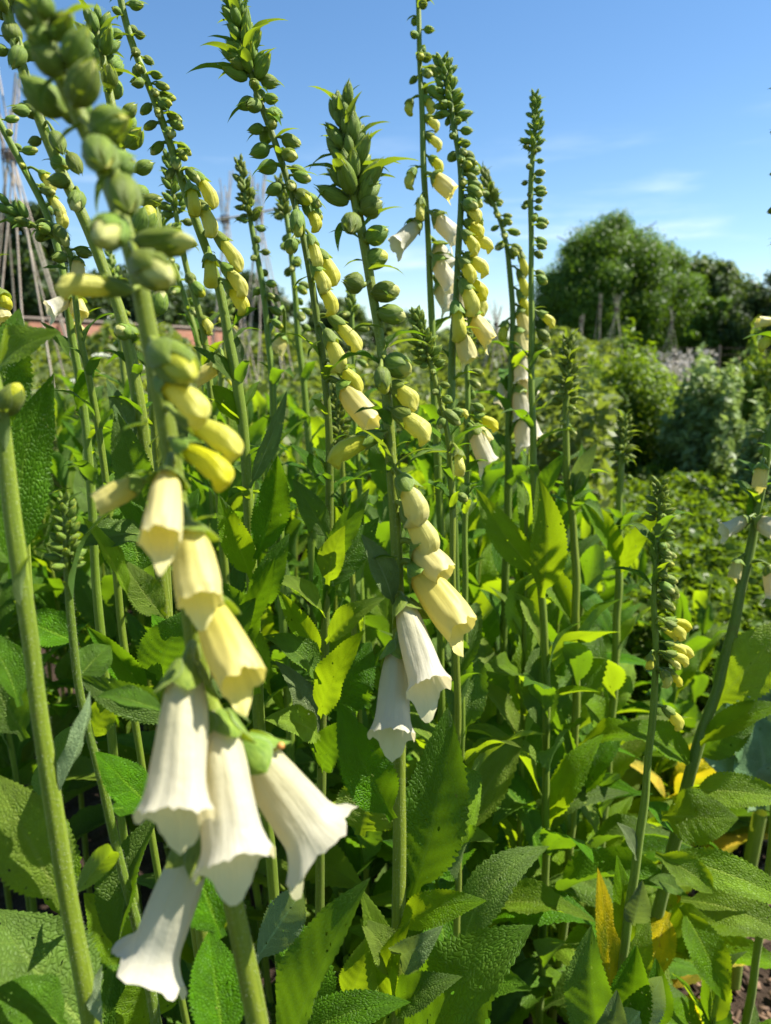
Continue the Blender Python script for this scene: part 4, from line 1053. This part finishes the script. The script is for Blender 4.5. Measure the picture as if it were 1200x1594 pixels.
# bark mulch
k = N('mulch'); cc = k.hsv((.10, .062, .038, 1), .5, 1.0, k.ramp(k.noise(k.coord('Object'), 22.0, 3), .3, .7, .35, 2.3))
MULCH = k.done(k.prin(cc, .85, .25))
mb = MB(); q = np.random.default_rng(5)
for i in range(2600):
    x, y = q.uniform(.25, 1.35), q.uniform(.75, 1.95)
    a, b, c = q.uniform(0, 6.28), q.normal(0, .35), q.normal(0, .35)
    Rm = np.array(Matrix.Rotation(a, 3, 'Z') @ Matrix.Rotation(b, 3, 'X') @ Matrix.Rotation(c, 3, 'Y'))
    box(mb, (x, y, .008 + q.uniform(0, .012)), (q.uniform(.008, .042), q.uniform(.004, .014), q.uniform(.002, .005)), 0, Rm)
o = link('bark_mulch', mb.mesh('bark_mulch', [MULCH], None, False)); tag(o, 'dark bark mulch chips covering the bare soil at the lower right', None, None, 'stuff')

# ------------------------------------------------------------------ clouds of leaves
def leaf_cloud(pos, size, aspect=.5, out=None, droop=0.0, q=None, jit=1.0):
    n = len(pos)
    size = np.broadcast_to(size, (n,)) * q.uniform(.65, 1.3, n)
    nor = q.standard_normal((n, 3)) * jit
    if out is not None: nor = nor + out
    nor[:, 2] += .35
    nor /= np.linalg.norm(nor, axis=1)[:, None]
    a = q.standard_normal((n, 3)); a[:, 2] -= droop
    a -= nor * np.sum(a * nor, axis=1)[:, None]; a /= np.linalg.norm(a, axis=1)[:, None] + 1e-9
    b = np.cross(nor, a)
    h = size[:, None]
    v = np.stack([pos - a * h * .5, pos + b * h * aspect * .5 + nor * h * .06, pos + a * h * .55 - nor * h * .08, pos - b * h * aspect * .5 + nor * h * .06], 1)
    return v.reshape(-1, 3), np.arange(4 * n).reshape(-1, 4)
def cloud_mat(name, a, b, tcol, sc, tf=.35, rough=.5):
    k = N(name); v = k.coord('Object')
    n = k.noise(v, sc, 3, .6); n2 = k.noise(v, sc * 12, 2)
    c = k.mix(k.ramp(n, .35, .65), a, b)
    c = k.hsv(c, k.math('MULTIPLY_ADD', n2, .05, .475), 1.0, k.math('MULTIPLY_ADD', n2, .9, .55))
    return k.done(k.trans(k.prin(c, rough, .35), tcol, tf))
BARK = ground_mat('tree_bark', (.07, .05, .035), (.11, .085, .06), (.05, .04, .03), 2.0)
M_BIG = cloud_mat('crown_green', (.062, .125, .012), (.095, .165, .015), (.17, .30, .01), .25)
M_DARK = cloud_mat('crown_dark', (.038, .07, .016), (.058, .095, .02), (.09, .14, .012), .3)
M_MID = cloud_mat('crown_mid', (.062, .105, .024), (.09, .135, .028), (.15, .22, .02), .3)
def tree(label, px, top, wpx, d, mat, nclump=70, per=170, leaf=.34, low=.16, seed=0, name='tree', droop=.7, squash=1.0):
    q = np.random.default_rng(seed)
    T_ = P(px, top, d); x, y, H = T_[0], T_[1], T_[2]
    Rx = wpx / 2 / FPX * d
    base = np.array([x, y, 0.0])
    t = thing(name, label, 'tree', base, 'trees beyond the garden')
    mb = MB(); tr = max(.12, Rx * .055)
    mb.add(*tube(spline([(0, 0, 0), (tr * .3, 0, H * .25), (-tr * .4, 0, H * .5), (0, 0, H * .86)], 14), np.linspace(tr, tr * .15, 14), 10))
    for i in range(11):
        a = i * 2.4; z0 = H * (.2 + .05 * i); rr = Rx * q.uniform(.55, .85)
        e = [(0, 0, z0), (rr * .5 * math.cos(a), rr * .5 * math.sin(a), z0 + H * .1), (rr * math.cos(a), rr * math.sin(a), min(z0 + H * .2, H * .86))]
        mb.add(*tube(spline(e, 7), np.linspace(tr * .45, tr * .08, 7), 6))
    link('trunk', mb.mesh('trunk', [BARK]), t)
    cz = H * (1 + low) / 2; Rz = H * (1 - low) / 2
    V = []; F = []; n0 = 0
    for i in range(nclump):
        u = q.standard_normal(3); u /= np.linalg.norm(u)
        k = q.uniform(.45, .93) if i % 4 else q.uniform(.1, .5)
        sh = 1 - .22 * max(0, u[2])
        c = np.array([u[0] * Rx * k * sh, u[1] * Rx * k * sh, cz + u[2] * Rz * k])
        rc = Rx * q.uniform(.14, .27)
        w_ = q.standard_normal((per, 3)); w_ /= np.linalg.norm(w_, axis=1)[:, None]
        pos = c + w_ * (q.uniform(0, 1, per) ** .5)[:, None] * np.array([rc, rc, rc * .75]) * q.uniform(.8, 1.25, (per, 1))
        pos[:, 2] -= droop * rc * q.uniform(0, 1, per) ** 3
        v, f_ = leaf_cloud(pos, leaf, .5, w_ * 1.1 + u * .5, droop, q)
        V.append(v); F.append(f_ + n0); n0 += len(v)
    link('crown', mk_mesh('crown', np.concatenate(V), np.concatenate(F), mat, None, None, False), t)
tree('large sunlit round-headed tree at the right, taller than the two beside it', 962, 322, 250, 70, M_BIG, 420, 620, .32, -.02, 11)
tree('darker tree standing just right of the large sunlit tree', 1108, 390, 172, 82, M_MID, 170, 280, .6, .0, 12)
tree('low rounded dark green tree under the gap right of the large sunlit tree', 1112, 458, 104, 66, M_BIG, 70, 240, .4, .0, 13)
tree('dark tree cut by the right edge', 1206, 424, 150, 62, M_DARK, 110, 280, .4, .0, 14)
hb = np.array([-60.0, 92.0, 0.0]); t = thing('hedge', 'long dark far hedge closing the garden behind the wire fence and brick wall', 'hedge', hb)
hq = np.random.default_rng(8); n_ = 26000; hx = hq.uniform(0, 170, n_); hh_ = 3.6 + .5 * np.sin(hx * .7) + .4 * np.sin(hx * 1.9)
v, f_ = leaf_cloud(np.stack([hx, hq.normal(0, .8, n_), hh_ * hq.uniform(0, 1, n_) ** .7], 1), .6, .6, np.array([0, -.6, .4]), .2, hq)
link('foliage', mk_mesh('foliage', v, f_, M_DARK, None, None, False), t)
mb = MB()
for i in range(60): mb.add(*tube(spline([(i * 2.85 + .5, 0, 0), (i * 2.85 + .6, .1, 1.5), (i * 2.85 + .4, 0, 2.9)], 5), np.linspace(.09, .03, 5), 6))
link('stem', mb.mesh('stem', [BARK]), t)
tree('small dark tree at the left foot of the large sunlit tree', 868, 430, 80, 74, M_DARK, 50, 220, .42, .03, 15)
tree('dark tree behind the brick wall, behind the left cane wigwam', 30, 282, 190, 27, M_DARK, 130, 300, .26, .05, 16)
tree('dark spreading tree over the brick wall behind the lemon yellow chain', 228, 398, 250, 36, M_DARK, 170, 300, .36, .0, 17)
tree('dark tree beyond the distant canes left of the spiky green spike', 392, 424, 170, 48, M_DARK, 120, 300, .45, .0, 18)
tree('blue-green far tree between the two sharp central spikes', 520, 452, 130, 95, M_MID, 60, 220, .6, .05, 19)
tree('blue-green far tree just right of the central spike', 632, 478, 120, 110, M_MID, 60, 220, .7, .05, 20)
tree('dim far tree behind the crowded yellow spike', 745, 490, 120, 105, M_MID, 60, 200, .7, .05, 21)

# ------------------------------------------------------------------ beds and shrubs in the middle distance
M_COVER = cloud_mat('bed_cover', (0.066, 0.1232, 0.01056), (0.1056, 0.1628, 0.01408), (0.22, 0.3344, 0.0088), 2.0, .42)
M_BEDL = cloud_mat('bed_left', (0.0748, 0.1232, 0.022), (0.1496, 0.176, 0.0528), (0.264, 0.3344, 0.0264), 1.2, .42)
M_FERN = cloud_mat('fennel_green', (0.0748, 0.1452, 0.0088), (0.1056, 0.1848, 0.01056), (0.264, 0.396, 0.00704), 3.0, .45)
M_GREY = cloud_mat('grey_green', (.19, .26, .085), (.26, .34, .12), (.34, .46, .09), 3.0, .36, .45)
M_LIME = cloud_mat('lime_grass', (0.088, 0.1672, 0.01584), (0.1232, 0.2024, 0.022), (0.2904, 0.396, 0.0176), 3.0, .45)
q = np.random.default_rng(21)
def bed(name, label, n, xf, y0, y1, hf, size, mat, aspect=.6):
    y = y0 + (y1 - y0) * q.uniform(0, 1, n) ** 1.2
    lo, hi = xf(y); x = lo + (hi - lo) * q.uniform(0, 1, n)
    h = hf(x, y)
    z = h * (1 - q.uniform(0, 1, n) ** 2.2 * .85)
    pos = np.stack([x, y, z], 1)
    v, f_ = leaf_cloud(pos, size * (1 + .12 * (y - y0)), aspect, np.array([0, 0, .7]), .2, q)
    o = link(name, mk_mesh(name, v, f_, mat, None, None, False)); tag(o, label, None, None, 'stuff')
bed('ground_cover', 'low yellow-green leafy crop carpeting the bed at the right', 80000, lambda y: (.26 * y, .70 * y + .5), 1.9, 7.2, lambda x, y: .34 + .09 * np.sin(x * 5 + y * 2) * np.sin(y * 4.1) + .08 * np.sin(x * 13) * np.sin(y * 11 + 1), .04, M_COVER)
bed('bed_foliage', 'blurred green vegetable beds behind the foxgloves', 95000, lambda y: (-.75 * y, .32 * y), 3.0, 15, lambda x, y: .82 + .02 * (y - 3) + .16 * np.sin(x * 2.3 + y) * np.sin(y * 1.7) + .12 * np.sin(x * 7) + .55 * np.clip(y - 10.5, 0, 1) * np.abs(np.sin(x * 1.3 + 1)), .07, M_BEDL)
bed('bed_foliage', 'blurred green plants in the far beds in front of the fence', 26000, lambda y: (.2 * y, .8 * y), 8, 24, lambda x, y: .7 + .2 * np.sin(x * 1.3 + y) * np.sin(y * .9), .10, M_BEDL)
def shrub(label, px, top, wpx, d, mat, n, size, aspect, upright=0.0, seed=0, name='shrub', lean=1.0):
    q = np.random.default_rng(seed)
    T_ = P(px, top, d); H = T_[2]; Rx = wpx / 2 / FPX * d
    base = np.array([T_[0], T_[1], 0.0]); t = thing(name, label, 'shrub', base, 'shrubs in the bed at the right')
    mb = MB()
    for i in range(14):
        a = i * 2.4; r_ = Rx * .75 * math.sqrt((i + .5) / 14)
        mb.add(*tube(spline([(r_ * .3 * math.cos(a), r_ * .3 * math.sin(a), 0), (r_ * .8 * math.cos(a), r_ * .8 * math.sin(a), H * .5), (r_ * math.cos(a), r_ * math.sin(a), H * .82)], 6), np.linspace(.008, .003, 6), 6))
    link('stem', mb.mesh('stem', [STEM_D]), t)
    u = q.standard_normal((n, 3)); u[:, 2] = np.abs(u[:, 2]); u /= np.linalg.norm(u, axis=1)[:, None]
    k = q.uniform(.2, 1, n) ** .5
    bump_ = 1 + .16 * np.sin(u[:, 0] * 7 + seed) * np.sin(u[:, 1] * 6) + .1 * np.sin(u[:, 2] * 17 + u[:, 0] * 9)
    pos = np.stack([u[:, 0] * Rx * k * bump_, u[:, 1] * Rx * k * bump_, (.06 + .94 * u[:, 2] * k * bump_) * H], 1)
    pos[:, 2] = np.maximum(pos[:, 2], .02)
    v, f_ = leaf_cloud(pos, size, aspect, u * 1.2, -upright, q)
    link('foliage', mk_mesh('foliage', v, f_, mat, None, None, False), t)
shrub('feathery bright green shrub below the large tree, in front of the wire fence', 990, 540, 175, 5.6, M_FERN, 19000, .07, .22, 1.2, 31)
shrub('small soft pale green feathery plant at the left foot of the bright green shrub', 925, 592, 84, 5.0, M_FERN, 7000, .06, .16, .8, 32)
shrub('grey-green shrub with curled silvery leaves, right of the feathery bright green one', 1108, 560, 140, 5.0, M_GREY, 9000, .075, .42, .3, 33)
shrub('lime green grassy clump at the right edge behind the grey-green shrub', 1192, 540, 110, 5.4, M_LIME, 9000, .12, .14, 2.5, 34)
shrub('grey-green leafy clump low at the right edge before the lime green grasses', 1195, 640, 90, 4.2, M_GREY, 4000, .07, .4, .5, 35)
shrub('dull green clump between the white bells and the bright green shrub', 860, 600, 90, 6.5, M_GREY, 6000, .07, .3, .6, 36)
# washed pink-white blossom bed before the fence
k = N('blossom'); BLOS = k.done(k.trans(k.prin((.40, .37, .32, 1), .6, .2), (.35, .32, .26), .25))
n = 1300; y = q.uniform(9.5, 11, n); x = .355 * y + (.10 * y) * q.uniform(0, 1, n); z = 1.0 + .32 * q.uniform(-1, 1, n) * np.abs(np.sin(x * 4))
v, f_ = leaf_cloud(np.stack([x, y, z], 1), .055, .8, None, 0, q)
o = link('blossom', mk_mesh('blossom', v, f_, BLOS, None, None, False)); tag(o, 'pale washed blossom massed in front of the wire fence', None, None, 'stuff')
# white umbels between the left stems
k = N('umbel_white'); UMB = k.done(k.trans(k.prin((.72, .74, .60, 1), .6, .2), (.5, .55, .35), .25))
for i, (px, py, d, rr) in enumerate([(180, 494, 2.6, .03), (158, 552, 2.8, .035), (212, 570, 2.9, .035), (118, 592, 2.6, .03)]):
    c = P(px, py, d); b_ = np.array([c[0], c[1] + .05, 0])
    t = thing('umbel_plant', 'flat-topped white umbel on a thin stalk, blurred behind the left foxgloves', 'umbel', b_, 'white umbels behind the left foxgloves')
    mb = MB(); mb.add(*tube(spline([c - [0, 0, .03], (c + b_) / 2, b_], 12), np.linspace(.0015, .004, 12), 8)); 
    for j in range(16):
        a = j * 2.4; r_ = rr * math.sqrt((j + .5) / 16)
        mb.add(*tube(spline([c - [0, 0, .03], c + np.array([r_ * .6 * math.cos(a), r_ * .6 * math.sin(a), -.012]), c + np.array([r_ * math.cos(a), r_ * math.sin(a), -.004])], 5), .0007, 5))
    link('stem', mb.mesh('stem', [STEM], b_), t)
    m_ = 420; a = q.uniform(0, 6.28, m_); r_ = rr * np.sqrt(q.uniform(0, 1, m_))
    v, f_ = leaf_cloud(np.stack([c[0] + r_ * np.cos(a), c[1] + r_ * np.sin(a), c[2] + q.normal(0, .003, m_) - (r_ / rr) ** 2 * .006], 1) - b_, .007, .9, np.array([0, 0, 2.]), 0, q)
    link('flower_head', mk_mesh('flower_head', v, f_, UMB, None, None, False), t)

# ------------------------------------------------------------------ canes, wall, fence
k = N('bamboo'); v = k.coord('Object')
sp2 = k.n('ShaderNodeSeparateXYZ'); k.set(sp2, 0, v)
node_ = k.math('ABSOLUTE', k.math('MULTIPLY_ADD', k.math('FRACT', k.math('MULTIPLY', sp2.outputs[2], 4.3)), 2.0, -1.0))
cc = k.mix(k.ramp(k.noise(v, 5.0, 4, .6), .3, .7), (.36, .28, .21), (.55, .46, .36)); cc = k.mix(k.ramp(node_, .93, 1.0, 0.0, .7), cc, (.14, .10, .07))
CANE = k.done(k.prin(cc, .55, .35))
k = N('twine'); TWINE = k.done(k.prin((.09, .07, .06, 1), .9, .1))
def wigwam(label, px, py, d, nc, rb, over, rad, seed, name='cane_wigwam'):
    q = np.random.default_rng(seed)
    c = P(px, py, d); b_ = np.array([c[0], c[1], 0.0]); hub = c - b_
    t = thing(name, label, 'garden canes', b_, 'bamboo cane supports')
    for i in range(nc):
        a = 2 * np.pi * i / nc + q.uniform(-.2, .2)
        foot = np.array([rb * math.cos(a), rb * math.sin(a), 0.0])
        off = np.array([-math.sin(a), math.cos(a), 0]) * .022 + q.normal(0, .008, 3) * [1, 1, 0]
        dr = nrm(hub + off - foot)
        top = hub + off + dr * over * q.uniform(.6, 1.3)
        mid = (foot + top) / 2 + q.normal(0, .012, 3)
        mb = MB(); mb.add(*tube(spline([top, mid, foot], 14), np.linspace(rad * .7, rad, 14), 8))
        link('cane', mb.mesh('cane', [CANE]), t)
    mb = MB(); ph = np.linspace(0, 2 * np.pi * 4, 50)
    mb.add(*tube(np.stack([.036 * np.cos(ph), .036 * np.sin(ph), np.linspace(-.03, .03, 50)], 1) + hub, .005, 6)); link('twine', mb.mesh('twine', [TWINE]), t)
wigwam('near wigwam of pale bamboo canes at the left edge before the brick wall', 14, 243, 3.9, 9, .50, .42, .006, 1)
wigwam('bamboo cane wigwam behind the slender green spike, tied to a level cane', 402, 332, 5.6, 8, .42, .32, .006, 2)
wigwam('bamboo cane wigwam left of the slender green spike, its canes pale and thin', 350, 342, 5.9, 7, .42, .35, .006, 3)
c0, c1 = P(318, 345, 5.75), P(446, 322, 5.6)
mb = MB(); mb.add(*tube(spline([c0, (c0 + c1) / 2 - [0, 0, .008], c1], 10), .008, 8)); o = link('bamboo_cane', mb.mesh('bamboo_cane', [CANE], c0)); o.location = c0
tag(o, 'single level cane tied across the tops of the two distant wigwams', 'garden cane')
wigwam('far cane wigwam in front of the dark foot of the large sunlit tree', 960, 482, 13, 5, .5, .3, .0055, 4)
wigwam('leaning bundle of reddish sticks left of the far cane wigwam', 905, 500, 12.5, 5, .30, .10, .0055, 5, 'stick_bundle')
wigwam('small far cane wigwam above the pale blossom', 1045, 502, 15, 4, .5, .3, .0055, 6)
wigwam('narrow tall cane support just left of the far cane wigwam', 934, 476, 14, 3, .2, .3, .0055, 7)
wigwam('far sticks showing between the crowded yellow spike and the white bells', 772, 505, 11, 10, .55, .3, .007, 8)
wigwam('far sticks showing low left of the short dark knobbly spike', 604, 560, 10, 8, .45, .3, .007, 9)
k = N('brick'); v = k.coord('Object'); sp3 = k.n('ShaderNodeSeparateXYZ'); k.set(sp3, 0, v); cmb = k.n('ShaderNodeCombineXYZ'); k.set(cmb, 0, sp3.outputs[0]); k.set(cmb, 1, sp3.outputs[2])
bt = k.n('ShaderNodeTexBrick'); k.t.links.new(cmb.outputs[0], bt.inputs['Vector'])
for key, val in (('Color1', (.16, .06, .036, 1)), ('Color2', (.22, .09, .052, 1)), ('Mortar', (.17, .115, .08, 1)), ('Scale', 1.0), ('Mortar Size', .008), ('Brick Width', .225), ('Row Height', .075)): bt.inputs[key].default_value = val
cc = k.mix(k.ramp(k.noise(v, 1.3, 5, .65), .4, .75, 0.0, .5), bt.outputs['Color'], (.15, .095, .07, 1))
BRICK = k.done(k.prin(cc, .9, .2, k.bump(bt.outputs['Fac'], -.4, .01)))
k = N('coping'); COPE = k.done(k.prin(k.mix(k.noise(k.coord('Object'), 3.0, 4), (.16, .12, .10), (.30, .24, .20)), .9, .2))
def wall(label, a, b, h):
    a = np.array(a, float); b = np.array(b, float); Ln = np.linalg.norm(b - a)
    t = thing('brick_wall', label, 'wall', (a[0], a[1], 0)); t.rotation_euler = (0, 0, math.atan2(b[1] - a[1], b[0] - a[0]))
    mb = MB(); box(mb, (Ln / 2, 0, h / 2 - .05), (Ln, .34, h + .1))
    for x in np.arange(1.5, Ln, 3.6): box(mb, (x, -.21, h / 2 - .08), (.45, .08, h - .06))
    link('brickwork', mb.mesh('brickwork', [BRICK], None, False), t)
    mb = MB(); box(mb, (Ln / 2, 0, h + .035), (Ln + .06, .44, .07)); link('coping', mb.mesh('coping', [COPE], None, False), t)
wall('old red brick garden wall behind the left foxgloves', (-14, 15.0), (-6.0, 31), 2.35)
wall('distant stretch of red brick garden wall behind the central foxgloves', (-9, 70), (12.5, 76), 1.9)
k = N('fence_wood'); WOOD = k.done(k.prin(k.mix(k.noise(k.coord('Object'), 4.0, 5, .7), (.09, .07, .055), (.2, .16, .13)), .85, .2))
fb = np.array([6.2, 23.0, 0]); t = thing('wire_fence', 'dark post and wire fence running across behind the right beds', 'fence', fb)
for i in range(12):
    mb = MB(); x = i * 1.5
    mb.add(*tube(spline([(x, .12 * i, 1.62), (x, .12 * i, .8), (x, .12 * i, -.05)], 4), [.03, .05, .05, .055], 8)); mb.add(*tube(np.array([(x, .12 * i, 1.63), (x, .12 * i, 1.62)]), [.001, .04], 8)); link('post', mb.mesh('post', [WOOD]), t)
for z in (.4, .75, 1.1, 1.35, 1.55):
    mb = MB(); mb.add(*tube(np.array([(-.2, -.06, z), (8, .58, z - .01), (16.7, 1.26, z)]), .006, 6)); link('wire', mb.mesh('wire', [TWINE]), t)
